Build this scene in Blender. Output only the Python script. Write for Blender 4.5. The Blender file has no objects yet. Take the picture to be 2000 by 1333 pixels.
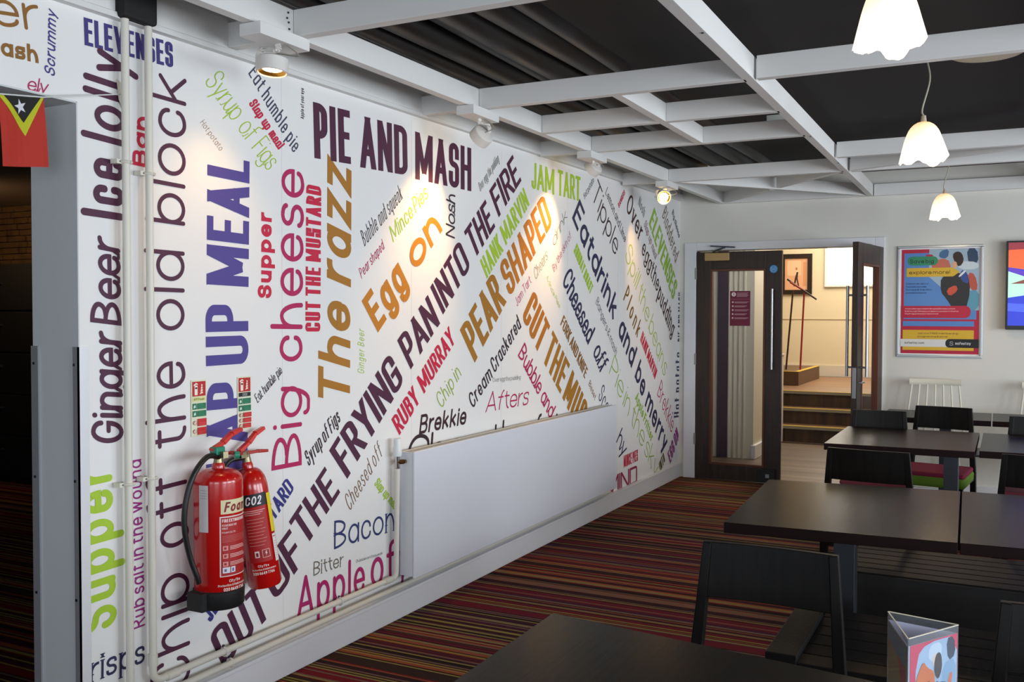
import bpy, bmesh, math, random
from mathutils import Vector, Matrix
random.seed(4)
C = bpy.context.scene.collection
sc = bpy.context.scene
# ------------------------------------------------------------------ camera
F = 1857.69; CAM = Vector((2.5128, 0.0, 1.44))
YA, PI_, RO = math.radians(27.029), math.radians(1.618), math.radians(.1736)
_f = Vector((-math.sin(YA), math.cos(YA), 0)); _r = Vector((math.cos(YA), math.sin(YA), 0)); _u = Vector((0, 0, 1))
f2 = _f*math.cos(PI_) - _u*math.sin(PI_); u2 = _u*math.cos(PI_) + _f*math.sin(PI_)
r3 = _r*math.cos(RO) + u2*math.sin(RO); u3 = u2*math.cos(RO) - _r*math.sin(RO)
cd = bpy.data.cameras.new('camera'); cam = bpy.data.objects.new('camera', cd); C.objects.link(cam)
cd.sensor_width = 36; cd.lens = 36*F/2000; cd.clip_start = .05; cd.clip_end = 100
m = Matrix((r3, u3, -f2)).transposed().to_4x4(); m.translation = CAM; cam.matrix_world = m
sc.camera = cam
cd.dof.use_dof = False
def ray(x, y): return r3*((x-1000)/F) - u3*((y-666.5)/F) + f2
def onX(x, y, X=0.):
    d = ray(x, y); return CAM + d*((X-CAM.x)/d.x)
def onY(x, y, Y):
    d = ray(x, y); return CAM + d*(Y/d.y)
def onZ(x, y, Z=0.):
    d = ray(x, y); return CAM + d*((Z-CAM.z)/d.z)
# ------------------------------------------------------------------ world, exposure, daylight
w = bpy.data.worlds.new('world'); sc.world = w; w.use_nodes = True
w.node_tree.nodes['Background'].inputs[0].default_value = (.62, .78, 1, 1)
w.node_tree.nodes['Background'].inputs[1].default_value = 1.2
sc.view_settings.view_transform = 'Standard'; sc.view_settings.look = 'None'
sc.view_settings.exposure = 0.38; sc.view_settings.gamma = 1; sc.view_settings.use_curve_mapping = False
def area(name, loc, d, sx, sy, e, col):
    l = bpy.data.lights.new(name, 'AREA'); l.shape = 'RECTANGLE'; l.size = sx; l.size_y = sy; l.energy = e; l.color = col
    o = bpy.data.objects.new(name, l); C.objects.link(o); o.location = loc
    o.rotation_euler = Vector(d).to_track_quat('-Z', 'Y').to_euler(); return o
DAY = (.88, .94, 1.0)
for i, y in enumerate((0.6, 3.1, 5.6)):
    area('window_daylight', (5.93, y, 1.45), (-1, 0, .22), 1.9, 1.5, 68, DAY)
area('window_daylight', (3.9, -2.43, 1.5), (0, 1, .2), 2.6, 1.5, 48, DAY)
area('window_daylight', (.8, -2.43, 1.5), (0, 1, 0), 1.8, 1.5, 12, DAY)
area('lobby_light', (1.0, 13.2, 3.1), (-.1, .25, -1), 1.8, 1.6, 75, (1, .86, .66))
area('lobby_light', (1.1, 10.0, 2.5), (-.3, .1, -1), 1.2, 1.0, 14, (1, .9, .74))
area('vestibule_fill', (.9, 8.75, 2.7), (-.2, .3, -1), .5, .3, 5, (1, .95, .85))  # added fill to brighten the space behind the doors, no fitting there
area('side_room_light', (-4.9, 4.3, 2.3), (0, .9, -.2), .8, .4, 4.5, (1, .66, .36))
# ------------------------------------------------------------------ materials
def lin(c): return c/12.92 if c <= .04045 else ((c+.055)/1.055)**2.4
def rgb(h): h = h.lstrip('#'); return tuple(lin(int(h[i:i+2], 16)/255) for i in (0, 2, 4)) + (1,)
MATS = {}
def mat(name, col, rough=.6, metal=0., spec=.5, bump=0., bscale=60., emit=None, es=0., var=0., coat=0., alpha=None, trans=0.):
    if name in MATS: return MATS[name]
    m = bpy.data.materials.new(name); m.use_nodes = True; nt = m.node_tree; b = nt.nodes['Principled BSDF']
    c = rgb(col); b.inputs['Base Color'].default_value = c; b.inputs['Roughness'].default_value = rough
    b.inputs['Metallic'].default_value = metal; b.inputs['Specular IOR Level'].default_value = spec
    b.inputs['Coat Weight'].default_value = coat
    if trans: b.inputs['Transmission Weight'].default_value = trans
    if emit: b.inputs['Emission Color'].default_value = rgb(emit); b.inputs['Emission Strength'].default_value = es
    if bump or var:
        tc = nt.nodes.new('ShaderNodeTexCoord'); n = nt.nodes.new('ShaderNodeTexNoise'); n.inputs['Scale'].default_value = bscale
        n.inputs['Detail'].default_value = 5; nt.links.new(tc.outputs['Object'], n.inputs['Vector'])
        if bump:
            bp = nt.nodes.new('ShaderNodeBump'); bp.inputs['Strength'].default_value = bump; bp.inputs['Distance'].default_value = .004
            nt.links.new(n.outputs['Fac'], bp.inputs['Height']); nt.links.new(bp.outputs[0], b.inputs['Normal'])
        if var:
            mx = nt.nodes.new('ShaderNodeMix'); mx.data_type = 'RGBA'; mx.inputs[6].default_value = c
            mx.inputs[7].default_value = tuple(v*(1-var) for v in c[:3]) + (1,)
            nt.links.new(n.outputs['Fac'], mx.inputs[0]); nt.links.new(mx.outputs[2], b.inputs['Base Color'])
    MATS[name] = m; return m
def grain(name, c1, c2, rough, axis, scale=40., coat=0., spec=.5, ior=1.5):
    m = bpy.data.materials.new(name); m.use_nodes = True; nt = m.node_tree; b = nt.nodes['Principled BSDF']
    tc = nt.nodes.new('ShaderNodeTexCoord'); mp = nt.nodes.new('ShaderNodeMapping'); s = [scale]*3; s[axis] = scale*.05
    mp.inputs['Scale'].default_value = s; n = nt.nodes.new('ShaderNodeTexNoise'); n.inputs['Scale'].default_value = 1; n.inputs['Detail'].default_value = 8
    r = nt.nodes.new('ShaderNodeValToRGB'); r.color_ramp.elements[0].color = rgb(c1); r.color_ramp.elements[1].color = rgb(c2)
    r.color_ramp.elements[0].position = .35; r.color_ramp.elements[1].position = .7
    bp = nt.nodes.new('ShaderNodeBump'); bp.inputs['Strength'].default_value = .25; bp.inputs['Distance'].default_value = .001
    L = nt.links.new
    L(tc.outputs['Object'], mp.inputs[0]); L(mp.outputs[0], n.inputs['Vector']); L(n.outputs['Fac'], r.inputs[0]); L(r.outputs[0], b.inputs['Base Color'])
    L(n.outputs['Fac'], bp.inputs['Height']); L(bp.outputs[0], b.inputs['Normal'])
    b.inputs['Roughness'].default_value = rough; b.inputs['Coat Weight'].default_value = coat; b.inputs['Coat Roughness'].default_value = .25
    b.inputs['Specular IOR Level'].default_value = spec; b.inputs['IOR'].default_value = ior
    return m
def carpet():
    m = bpy.data.materials.new('striped_carpet'); m.use_nodes = True; nt = m.node_tree; b = nt.nodes['Principled BSDF']; L = nt.links.new
    g = nt.nodes.new('ShaderNodeNewGeometry'); sp = nt.nodes.new('ShaderNodeSeparateXYZ'); L(g.outputs['Position'], sp.inputs[0])
    def wn(step, off):
        a = nt.nodes.new('ShaderNodeMath'); a.operation = 'MULTIPLY_ADD'; a.inputs[1].default_value = 1/step; a.inputs[2].default_value = off
        fl = nt.nodes.new('ShaderNodeMath'); fl.operation = 'FLOOR'; n = nt.nodes.new('ShaderNodeTexWhiteNoise'); n.noise_dimensions = '1D'
        L(sp.outputs['Y'], a.inputs[0]); L(a.outputs[0], fl.inputs[0]); L(fl.outputs[0], n.inputs['W']); return n.outputs['Value']
    def ramp(v, cols):
        r = nt.nodes.new('ShaderNodeValToRGB'); cr = r.color_ramp; cr.interpolation = 'CONSTANT'
        while len(cr.elements) < len(cols): cr.elements.new(.5)
        for e, (p, c) in zip(cr.elements, cols): e.position = p; e.color = rgb(c)
        L(v, r.inputs[0]); return r.outputs[0]
    base = ramp(wn(.034, .3), [(0, '#34121b'), (.18, '#641222'), (.38, '#20100f'), (.52, '#6c131c'), (.66, '#332018'), (.8, '#44142c')])
    thin = ramp(wn(.0105, 7.7), [(0, '#8a7a40'), (.09, '#8c4528'), (.17, '#6e5648'), (.27, '#2a1818'), (.36, '#8a7c34'), (.39, '#000000')])
    msk = ramp(wn(.0105, 7.7), [(0, '#ffffff'), (.39, '#000000')])
    mx = nt.nodes.new('ShaderNodeMix'); mx.data_type = 'RGBA'; L(msk, mx.inputs[0]); L(base, mx.inputs[6]); L(thin, mx.inputs[7]); L(mx.outputs[2], b.inputs['Base Color'])
    n = nt.nodes.new('ShaderNodeTexNoise'); n.inputs['Scale'].default_value = 300; L(g.outputs['Position'], n.inputs['Vector'])
    bp = nt.nodes.new('ShaderNodeBump'); bp.inputs['Strength'].default_value = .5; bp.inputs['Distance'].default_value = .003
    L(n.outputs['Fac'], bp.inputs['Height']); L(bp.outputs[0], b.inputs['Normal'])
    b.inputs['Roughness'].default_value = .95; b.inputs['Specular IOR Level'].default_value = .15; return m
WALL = mat('wall_paper_white', '#e6e5e3', .75, bump=.08, bscale=180)
PAINT = mat('white_paint', '#dcdad2', .65, bump=.08, bscale=90)
GLOSSW = mat('white_gloss', '#dfdfe2', .38)
JAMB = mat('grey_white_paint', '#c9cccd', .7, bump=.05)
BEAM = mat('beam_white', '#dcdbd8', .55, bump=.05, bscale=50)
BLACK = mat('black_ceiling', '#0f0d0c', .85)
DUCT = mat('black_duct', '#1c1816', .42)
DWOOD = grain('dark_wood', '#1a1310', '#2a211b', .32, 0, 60)
TTOP = grain('table_top_wood', '#100c0a', '#1b1410', .27, 1, 90, ior=1.16)
TEDGE = mat('table_edge', '#160607', .5, spec=.15)
CHW = grain('chair_wood', '#0d0b09', '#15120f', .40, 2, 60, ior=1.25)
STEEL = mat('brushed_steel', '#a4a6a8', .3, 1.)
DSTEEL = mat('dark_steel', '#50545a', .35, .9)
BLK = mat('black_plastic', '#141414', .5)
CHROME = mat('chrome', '#c8c8c8', .12, 1.)
# ------------------------------------------------------------------ mesh helpers
def obj(name, bm, m=None, parent=None, smooth=False, bevel=0.):
    me = bpy.data.meshes.new(name); bmesh.ops.recalc_face_normals(bm, faces=bm.faces[:])
    bm.to_mesh(me); bm.free(); o = bpy.data.objects.new(name, me); C.objects.link(o)
    for q in (m if isinstance(m, list) else [m]):
        if q: me.materials.append(q)
    if smooth:
        for p in me.polygons: p.use_smooth = True
        try: me.set_sharp_from_angle(angle=math.radians(40))
        except Exception: pass
    if bevel:
        b = o.modifiers.new('bevel', 'BEVEL'); b.width = bevel; b.segments = 2; b.limit_method = 'ANGLE'
    if parent is not None:
        o.parent = parent; o.matrix_parent_inverse = Matrix.Identity(4)
        if parent.get('_o'): pass
    return o
def tag(o, label=None, cat=None, group=None, kind=None):
    if label: o['label'] = label
    if cat: o['category'] = cat
    if group: o['group'] = group
    if kind: o['kind'] = kind
    return o
def thing(name, label, cat, loc=(0, 0, 0), rz=0., group=None, kind=None):
    o = bpy.data.objects.new(name, None); C.objects.link(o); o.location = loc; o.rotation_euler = (0, 0, rz); o.empty_display_size = .1
    return tag(o, label, cat, group, kind)
def box(bm, x0, x1, y0, y1, z0, z1, M=None):
    v = [bm.verts.new(Vector(p) if M is None else M @ Vector(p)) for p in
         [(x0, y0, z0), (x1, y0, z0), (x1, y1, z0), (x0, y1, z0), (x0, y0, z1), (x1, y0, z1), (x1, y1, z1), (x0, y1, z1)]]
    for f in ((0, 3, 2, 1), (4, 5, 6, 7), (0, 1, 5, 4), (1, 2, 6, 5), (2, 3, 7, 6), (3, 0, 4, 7)): bm.faces.new([v[i] for i in f])
def B(*a, M=None):
    bm = bmesh.new(); box(bm, *a, M=M); return bm
def prism(bm, pts, z0, z1):
    a = [bm.verts.new((x, y, z0)) for x, y in pts]; b = [bm.verts.new((x, y, z1)) for x, y in pts]; n = len(pts)
    bm.faces.new(a[::-1]); bm.faces.new(b)
    for i in range(n): bm.faces.new([a[i], a[(i+1) % n], b[(i+1) % n], b[i]])
def bar(bm, p, q, wd, h, up=(0, 0, 1), w2=None, h2=None):
    p, q = Vector(p), Vector(q); d = (q-p).normalized(); s = d.cross(Vector(up))
    if s.length < 1e-4: s = d.cross(Vector((0, 1, 0)))
    s.normalize(); u = s.cross(d).normalized(); vs = []
    for c, a, b in ((p, wd/2, h/2), (q, (w2 or wd)/2, (h2 or h)/2)):
        vs += [bm.verts.new(c + s*a*i + u*b*j) for i, j in ((-1, -1), (1, -1), (1, 1), (-1, 1))]
    for f in ((3, 2, 1, 0), (4, 5, 6, 7), (0, 1, 5, 4), (1, 2, 6, 5), (2, 3, 7, 6), (3, 0, 4, 7)): bm.faces.new([vs[i] for i in f])
def tube(bm, pts, r, n=12, cap=True):
    pts = [Vector(p) for p in pts]; rings = []; rr = r if isinstance(r, (list, tuple)) else [r]*len(pts); ref = None
    for i, p in enumerate(pts):
        d = (pts[min(i+1, len(pts)-1)] - pts[max(i-1, 0)]).normalized()
        if ref is None: ref = Vector((0, 0, 1)) if abs(d.z) < .9 else Vector((1, 0, 0))
        s = d.cross(ref).normalized(); u = s.cross(d).normalized(); ref = u
        rings.append([bm.verts.new(p + (s*math.cos(2*math.pi*k/n) + u*math.sin(2*math.pi*k/n))*rr[i]) for k in range(n)])
    for a, b in zip(rings, rings[1:]):
        for k in range(n): bm.faces.new([a[k], a[(k+1) % n], b[(k+1) % n], b[k]])
    if cap: bm.faces.new(rings[0][::-1]); bm.faces.new(rings[-1])
def T(pts, r, n=12):
    bm = bmesh.new(); tube(bm, pts, r, n); return bm
def smoothpath(pts, k=6):
    P = [Vector(p) for p in pts]; P = [P[0]*2-P[1]] + P + [P[-1]*2-P[-2]]; out = []
    for i in range(1, len(P)-2):
        for j in range(k):
            t = j/k; a, b, c, d = P[i-1:i+3]
            out.append(.5*((2*b) + (c-a)*t + (2*a-5*b+4*c-d)*t*t + (3*b-a-3*c+d)*t**3))
    out.append(P[-2]); return out
def lathe(bm, prof, n=32, M=None, fn=None):
    rings = []
    for r, z in prof:
        ring = []
        for k in range(n):
            a = 2*math.pi*k/n; v = Vector((r*math.cos(a), r*math.sin(a), z))
            if fn: v = fn(v, a, r, z)
            ring.append(bm.verts.new(M @ v if M else v))
        rings.append(ring)
    for a, b in zip(rings, rings[1:]):
        for k in range(n): bm.faces.new([a[k], a[(k+1) % n], b[(k+1) % n], b[k]])
    return rings
# ------------------------------------------------------------------ stroke lettering
R_ = 1
def bowl(w, h=.68): return ['c', (0, 0, R_), (w, 0, R_), (w, h, R_), (0, h, R_)]
G = {
'A': (.62, [[(0, 0), (.31, 1)], [(.31, 1), (.62, 0)], [(.1, .28), (.52, .28)]]),
'B': (.5, [[(0, .52), (0, 0), (.5, 0, R_), (.5, .52, R_), (0, .52)], [(0, .52), (0, 1), (.46, 1, R_), (.46, .52, R_), (.2, .52)]]),
'C': (.54, [[(.54, .72), (.54, 1, R_), (0, 1, R_), (0, 0, R_), (.54, 0, R_), (.54, .28)]]),
'D': (.55, [[(0, .5), (0, 0), (.55, 0, R_), (.55, 1, R_), (0, 1), (0, .5)]]),
'E': (.42, [[(.42, 1), (0, 1), (0, 0), (.42, 0)], [(0, .52), (.36, .52)]]),
'F': (.4, [[(.4, 1), (0, 1), (0, 0)], [(0, .52), (.34, .52)]]),
'G': (.56, [[(.56, .72), (.56, 1, R_), (0, 1, R_), (0, 0, R_), (.56, 0, R_), (.56, .46), (.32, .46)]]),
'H': (.54, [[(0, 0), (0, 1)], [(.54, 0), (.54, 1)], [(0, .52), (.54, .52)]]),
'I': (0, [[(0, 0), (0, 1)]]),
'J': (.32, [[(.32, 1), (.32, 0, R_), (0, 0, R_), (0, .2)]]),
'K': (.5, [[(0, 0), (0, 1)], [(0, .35), (.48, 1)], [(.16, .56), (.5, 0)]]),
'L': (.38, [[(0, 1), (0, 0), (.38, 0)]]),
'M': (.9, [[(0, 0), (0, 1)], [(.03, 1), (.45, .12)], [(.45, .12), (.87, 1)], [(.9, 1), (.9, 0)]]),
'N': (.6, [[(0, 0), (0, 1)], [(.03, 1), (.57, 0)], [(.6, 0), (.6, 1)]]),
'O': (.58, [['c', (0, 0, R_), (.58, 0, R_), (.58, 1, R_), (0, 1, R_)]]),
'P': (.48, [[(0, 0), (0, 1), (.48, 1, R_), (.48, .42, R_), (0, .42)]]),
'Q': (.58, [['c', (0, 0, R_), (.58, 0, R_), (.58, 1, R_), (0, 1, R_)], [(.35, .2), (.62, -.06)]]),
'R': (.5, [[(0, 0), (0, 1), (.48, 1, R_), (.48, .46, R_), (0, .46)], [(.24, .46), (.52, 0)]]),
'S': (.48, [[(.47, .74), (.47, 1, R_), (.01, 1, R_), (.01, .52, R_), (.48, .52, R_), (.48, 0, R_), (0, 0, R_), (0, .26)]]),
'T': (.5, [[(0, 1), (.5, 1)], [(.25, 1), (.25, 0)]]),
'U': (.54, [[(0, 1), (0, 0, R_), (.54, 0, R_), (.54, 1)]]),
'V': (.66, [[(0, 1), (.33, 0)], [(.33, 0), (.66, 1)]]),
'W': (.96, [[(0, 1), (.23, 0)], [(.23, 0), (.48, 1)], [(.48, 1), (.73, 0)], [(.73, 0), (.96, 1)]]),
'X': (.54, [[(0, 1), (.54, 0)], [(0, 0), (.54, 1)]]),
'Y': (.54, [[(0, 1), (.27, .45)], [(.54, 1), (.27, .45)], [(.27, .5), (.27, 0)]]),
'Z': (.48, [[(0, 1), (.48, 1)], [(.48, 1), (0, 0)], [(0, 0), (.48, 0)]]),
'a': (.46, [bowl(.46), [(.46, .68), (.46, 0)]]), 'b': (.48, [bowl(.48), [(0, 1), (0, 0)]]),
'c': (.42, [[(.42, .46), (.42, .68, R_), (0, .68, R_), (0, 0, R_), (.42, 0, R_), (.42, .2)]]),
'd': (.48, [bowl(.48), [(.48, 1), (.48, 0)]]),
'e': (.46, [[(0, .34), (.46, .34), (.46, .68, R_), (0, .68, R_), (0, 0, R_), (.44, 0, R_), (.44, .16)]]),
'f': (.3, [[(.32, 1), (.12, 1, R_), (.12, 0)], [(0, .66), (.3, .66)]]),
'g': (.46, [bowl(.46), [(.46, .68), (.46, -.3, R_), (.02, -.3, R_), (.02, -.16)]]),
'h': (.43, [[(0, 1), (0, 0)], [(0, .3), (0, .68, R_), (.43, .68, R_), (.43, 0)]]),
'i': (0, [[(0, .68), (0, 0)], [(0, .93), (0, .95)]]), 'j': (.12, [[(.12, .68), (.12, -.3, R_), (0, -.3)], [(.12, .93), (.12, .95)]]),
'k': (.42, [[(0, 1), (0, 0)], [(.38, .68), (0, .24)], [(.14, .38), (.42, 0)]]), 'l': (0, [[(0, 1), (0, 0)]]),
'm': (.74, [[(0, .68), (0, 0)], [(0, .3), (0, .68, R_), (.37, .68, R_), (.37, 0)], [(.37, .3), (.37, .68, R_), (.74, .68, R_), (.74, 0)]]),
'n': (.43, [[(0, .68), (0, 0)], [(0, .3), (0, .68, R_), (.43, .68, R_), (.43, 0)]]),
'o': (.5, [bowl(.5)]), 'p': (.48, [bowl(.48), [(0, .68), (0, -.3)]]), 'q': (.48, [bowl(.48), [(.48, .68), (.48, -.3)]]),
'r': (.24, [[(0, .68), (0, 0)], [(0, .3), (0, .68, R_), (.26, .68)]]),
's': (.36, [[(.35, .56), (.35, .68, R_), (.01, .68, R_), (.01, .35, R_), (.36, .35, R_), (.36, 0, R_), (0, 0, R_), (0, .12)]]),
't': (.28, [[(.1, .9), (.1, 0, R_), (.3, 0)], [(0, .68), (.28, .68)]]),
'u': (.43, [[(0, .68), (0, 0, R_), (.43, 0, R_), (.43, .4)], [(.43, .68), (.43, 0)]]),
'v': (.42, [[(0, .68), (.21, 0)], [(.21, 0), (.42, .68)]]), 'w': (.66, [[(0, .68), (.16, 0)], [(.16, 0), (.33, .68)], [(.33, .68), (.5, 0)], [(.5, 0), (.66, .68)]]),
'x': (.4, [[(0, .68), (.4, 0)], [(0, 0), (.4, .68)]]), 'y': (.44, [[(0, .68), (.22, .02)], [(.44, .68), (.1, -.3)]]),
'z': (.4, [[(0, .68), (.4, .68), (0, 0), (.4, 0)]]),
'&': (.5, [[(.5, .3), (.3, 0, R_), (0, 0, R_), (0, .5, R_), (.36, .55, R_), (.36, 1, R_), (.08, 1, R_), (.08, .7, R_), (.5, 0)]]),
'@': (.5, [['c', (0, 0, R_), (.5, 0, R_), (.5, .6, R_), (0, .6, R_)], ['c', (.15, .15, R_), (.35, .15, R_), (.35, .45, R_), (.15, .45, R_)]]),
'.': (0, [[(0, 0), (0, .02)]]), '!': (0, [[(0, 1), (0, .32)], [(0, .02), (0, .0)]]), ',': (0, [[(0, .03), (0, -.1)]]), '-': (.3, [[(0, .4), (.3, .4)]]),
'0': (.46, [['c', (0, 0, R_), (.46, 0, R_), (.46, 1, R_), (0, 1, R_)]]), '1': (.18, [[(0, .8), (.18, 1), (.18, 0)]]),
'2': (.42, [[(0, .76), (0, 1, R_), (.42, 1, R_), (.42, .55, R_), (0, 0)], [(0, 0), (.42, 0)]]),
'4': (.46, [[(.34, 0), (.34, 1)], [(.34, 1), (0, .3)], [(0, .3), (.46, .3)]]), '6': (.44, [['c', (0, 0, R_), (.44, 0, R_), (.44, .55, R_), (0, .55, R_)], [(0, .3), (0, 1, R_), (.38, 1)]]),
'7': (.42, [[(0, 1), (.42, 1)], [(.42, 1), (.12, 0)]]), '8': (.44, [['c', (0, 0, R_), (.44, 0, R_), (.44, .52, R_), (0, .52, R_)], ['c', (.03, .52, R_), (.41, .52, R_), (.41, 1, R_), (.03, 1, R_)]]),
'9': (.44, [['c', (0, .45, R_), (.44, .45, R_), (.44, 1, R_), (0, 1, R_)], [(.44, .7), (.44, 0, R_), (.05, 0)]]),
}
def rounded(pts, closed, sq, seg=7, t=0.):
    n = len(pts); out = []
    for i, p in enumerate(pts):
        P = Vector(p[:2])
        if len(p) < 3 or (not closed and i in (0, n-1)): out.append(P); continue
        a = pts[(i-1) % n]; b = pts[(i+1) % n]; A = Vector(a[:2]); Bv = Vector(b[:2])
        la, lb = (A-P).length, (Bv-P).length
        da = la*(.5 if len(a) > 2 else .98); db = lb*(.5 if len(b) > 2 else .98)
        if sq: da = db = min(da, db, t*.95)
        elif min(da, db)**2/max(da, db, 1e-6) < t*.56: da = db = min(da, db)
        if min(da, db) < t*.56 and t > 0 and (P-A).angle(Bv-P, 0) > 1.2: out.append(P); continue
        ua = (A-P).normalized(); ub = (Bv-P).normalized(); s, e = P+ua*da, P+ub*db; c1, c2 = P+ua*da*.45, P+ub*db*.45
        for k in range(seg+1):
            v = k/seg; out.append(s*(1-v)**3 + c1*3*v*(1-v)**2 + c2*3*v*v*(1-v) + e*v**3)
    res = []
    for q in out:
        if not res or (q-res[-1]).length > 1e-5: res.append(q)
    if closed and (res[0]-res[-1]).length < 1e-5: res.pop()
    return res
def ribbon(P, closed, t, rnd):
    """convex polygons of a stroke; P split at sharp turns"""
    polys = []; n = len(P)
    if n < 2: return polys
    L = []; Rr = []
    for i in range(n):
        a = P[(i-1) % n] if (closed or i > 0) else None; b = P[(i+1) % n] if (closed or i < n-1) else None
        d1 = (P[i]-a).normalized() if a is not None else None; d2 = (b-P[i]).normalized() if b is not None else None
        if d1 is None: d1 = d2
        if d2 is None: d2 = d1
        d = d1+d2
        if d.length < 1e-6: d = d1
        d.normalize(); nn = Vector((-d.y, d.x)); n1 = Vector((-d1.y, d1.x)); k = min(1/max(.35, nn.dot(n1)), 2.2)
        L.append(P[i]+nn*t/2*k); Rr.append(P[i]-nn*t/2*k)
    for i in range(n if closed else n-1):
        j = (i+1) % n; polys += [[L[i], Rr[i], Rr[j]], [L[i], Rr[j], L[j]]]
    if rnd and not closed:
        for P0, D in ((P[0], P[0]-P[1]), (P[-1], P[-1]-P[-2])):
            a0 = math.atan2(D.y, D.x); polys.append([P0 + Vector((math.cos(a0+x), math.sin(a0+x)))*t/2 for x in [math.pi*(-.5 + k/6) for k in range(7)]])
    return polys
def clip(poly, f):
    out = []; n = len(poly)
    for i in range(n):
        a, b = poly[i], poly[(i+1) % n]; fa, fb = f(a), f(b)
        if fa >= 0: out.append(a)
        if (fa >= 0) != (fb >= 0): out.append(a + (b-a)*(fa/(fa-fb)))
    return out if len(out) >= 3 else None
def word(text, h, length, t, style=''):
    """polygons (layer, pts) of a line of text; style letters: r round ends, q square-round, i italic, s script joins, f serifs"""
    t = t*h; rnd = 'r' in style; sq = 'q' in style or 'k' in style; gap = (.075 if sq else .13 if 's' not in style else .07)*h; space = (.30 if not sq else .24)*h
    if 'w' in style: gap = .3*h
    aniso = 1.3 if 'q' in style else 1.25 if 'k' in style else 1.; h *= aniso
    glyphs = [ch for ch in text]; nl = sum(c != ' ' for c in glyphs); ns = len(glyphs)-nl
    sw = sum(G.get(c, G['o'])[0] for c in glyphs if c != ' ')
    slant = .22 if 'i' in style else .12 if 's' in style else 0.
    if length is None: s = h
    else:
        fixed = nl*t + (len(glyphs)-1-ns)*gap + ns*space - ns*0
        if fixed > .62*length:
            kf = .62*length/fixed; gap *= kf; space *= kf; t *= max(kf, .7)
            fixed = nl*t + (len(glyphs)-1-ns)*gap + ns*space
        s = max(.05*h, (length-fixed)/max(sw, .2))
    x = 0; out = []; k = 0; prev = None
    for ch in glyphs:
        if ch == ' ': x += space-gap; prev = None; continue
        wd, strokes = G.get(ch, G['o']); x0 = x+t/2; vs = h-t; up = ch.isupper() and not rnd
        def mp(p): return (x0+p[0]*s, t/2+p[1]*vs) + tuple(p[2:])
        for st in strokes:
            closed = st[0] == 'c'; pts = [mp(p) for p in (st[1:] if closed else st)]
            P = rounded(pts, closed, sq, t=t)
            k += 1
            if not closed and not rnd and len(P) > 1:
                for e, q in ((0, 1), (-1, -2)):
                    d = (P[e]-P[q]).normalized(); diag = abs(d.x) > .02 and abs(d.y) > .02 and up
                    edge = abs(P[e].y-t/2) < .02*h or abs(P[e].y-(h-t/2)) < .02*h; P[e] = P[e] + d*(t*.9 if diag and edge else t*.12 if abs(d.x) > .15 and abs(d.y) > .15 else t/2)
            pl = ribbon(P, closed, t, rnd)
            if 'f' in style and not closed:
                for e, q in ((0, 1), (-1, -2)):
                    d = P[e]-P[q]
                    if abs(d.x) < abs(d.y)*.6 and ch not in 'ceasCGS':
                        yy = P[e].y; a = t*.95; b = t*.2
                        pl.append([Vector((P[e].x-a, yy-b)), Vector((P[e].x+a, yy-b)), Vector((P[e].x+a, yy+b)), Vector((P[e].x-a, yy+b))])
            for p in pl:
                if up and not rnd:
                    p = clip(p, lambda v: v.y)
                    p = p and clip(p, lambda v: h-v.y)
                if p: out.append((k % 5, [Vector((v.x+slant*v.y, v.y)) for v in p]))
        if 's' in style and prev is not None:
            a = Vector((prev, t*.5)); b = Vector((x0, .3*h)); mid = Vector(((a.x+b.x)/2, t*.5))
            for p in ribbon([a, mid, b], False, t*.7, True): out.append((0, [Vector((v.x+slant*v.y, v.y)) for v in p]))
        prev = x0+wd*s if ch.islower() else None
        x += wd*s+t+gap
    if aniso != 1: out = [(k, [Vector((v.x, v.y/aniso)) for v in p]) for k, p in out]
    return out
def letter_mesh(polys, fn, off=.00012):
    bm = bmesh.new()
    for n, (k, p) in enumerate(polys):
        vs = [bm.verts.new(fn(v, (n % 61)*1.3e-5)) for v in p]
        try: bm.faces.new(vs)
        except Exception: pass
    return bm
def flatobj(name, items, fn, parent, off=.0005, cut=0):
    """items: (hexcolour or material, polygon pts) laid one over the other as flat print"""
    bm = bmesh.new(); mats = []; k = 0
    for col, pts in items:
        if isinstance(col, str): m = mat('print_'+col.strip('#'), col, .55)
        else: m = col
        if m not in mats: mats.append(m)
        k += 1
        polys = pts if isinstance(pts[0], tuple) and isinstance(pts[0][0], int) and isinstance(pts[0][1], list) else [(0, [Vector(p) for p in pts])]
        if cut:
            new = []
            for kk, p in polys:
                a = math.floor(min(v.x for v in p)/cut+1e-6); b = math.ceil(max(v.x for v in p)/cut-1e-6)
                for i in range(a, b):
                    q = p if b-a <= 1 else clip(p, lambda v: v.x-i*cut)
                    q = q and (q if b-a <= 1 else clip(q, lambda v: (i+1)*cut-v.x))
                    if q: new.append((kk, q))
            polys = new
        for kk, p in polys:
            try:
                f = bm.faces.new([bm.verts.new(fn(v, k*off + kk*off*.12)) for v in p]); f.material_index = mats.index(m)
            except Exception: pass
    return obj(name, bm, mats, parent)
def txt(s, x, y, h, L=None, t=.14, st='', col='#ffffff'):
    return (col, [(k, [Vector((v.x+x, v.y+y)) for v in p]) for k, p in word(s, h, L, t, st)])
def rrect(x0, y0, x1, y1, r=0., seg=5):
    if r <= 0: return [(x0, y0), (x1, y0), (x1, y1), (x0, y1)]
    out = []
    for cx, cy, a in ((x1-r, y0+r, -90), (x1-r, y1-r, 0), (x0+r, y1-r, 90), (x0+r, y0+r, 180)):
        for k in range(seg+1): b = math.radians(a+90*k/seg); out.append((cx+r*math.cos(b), cy+r*math.sin(b)))
    return out
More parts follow.
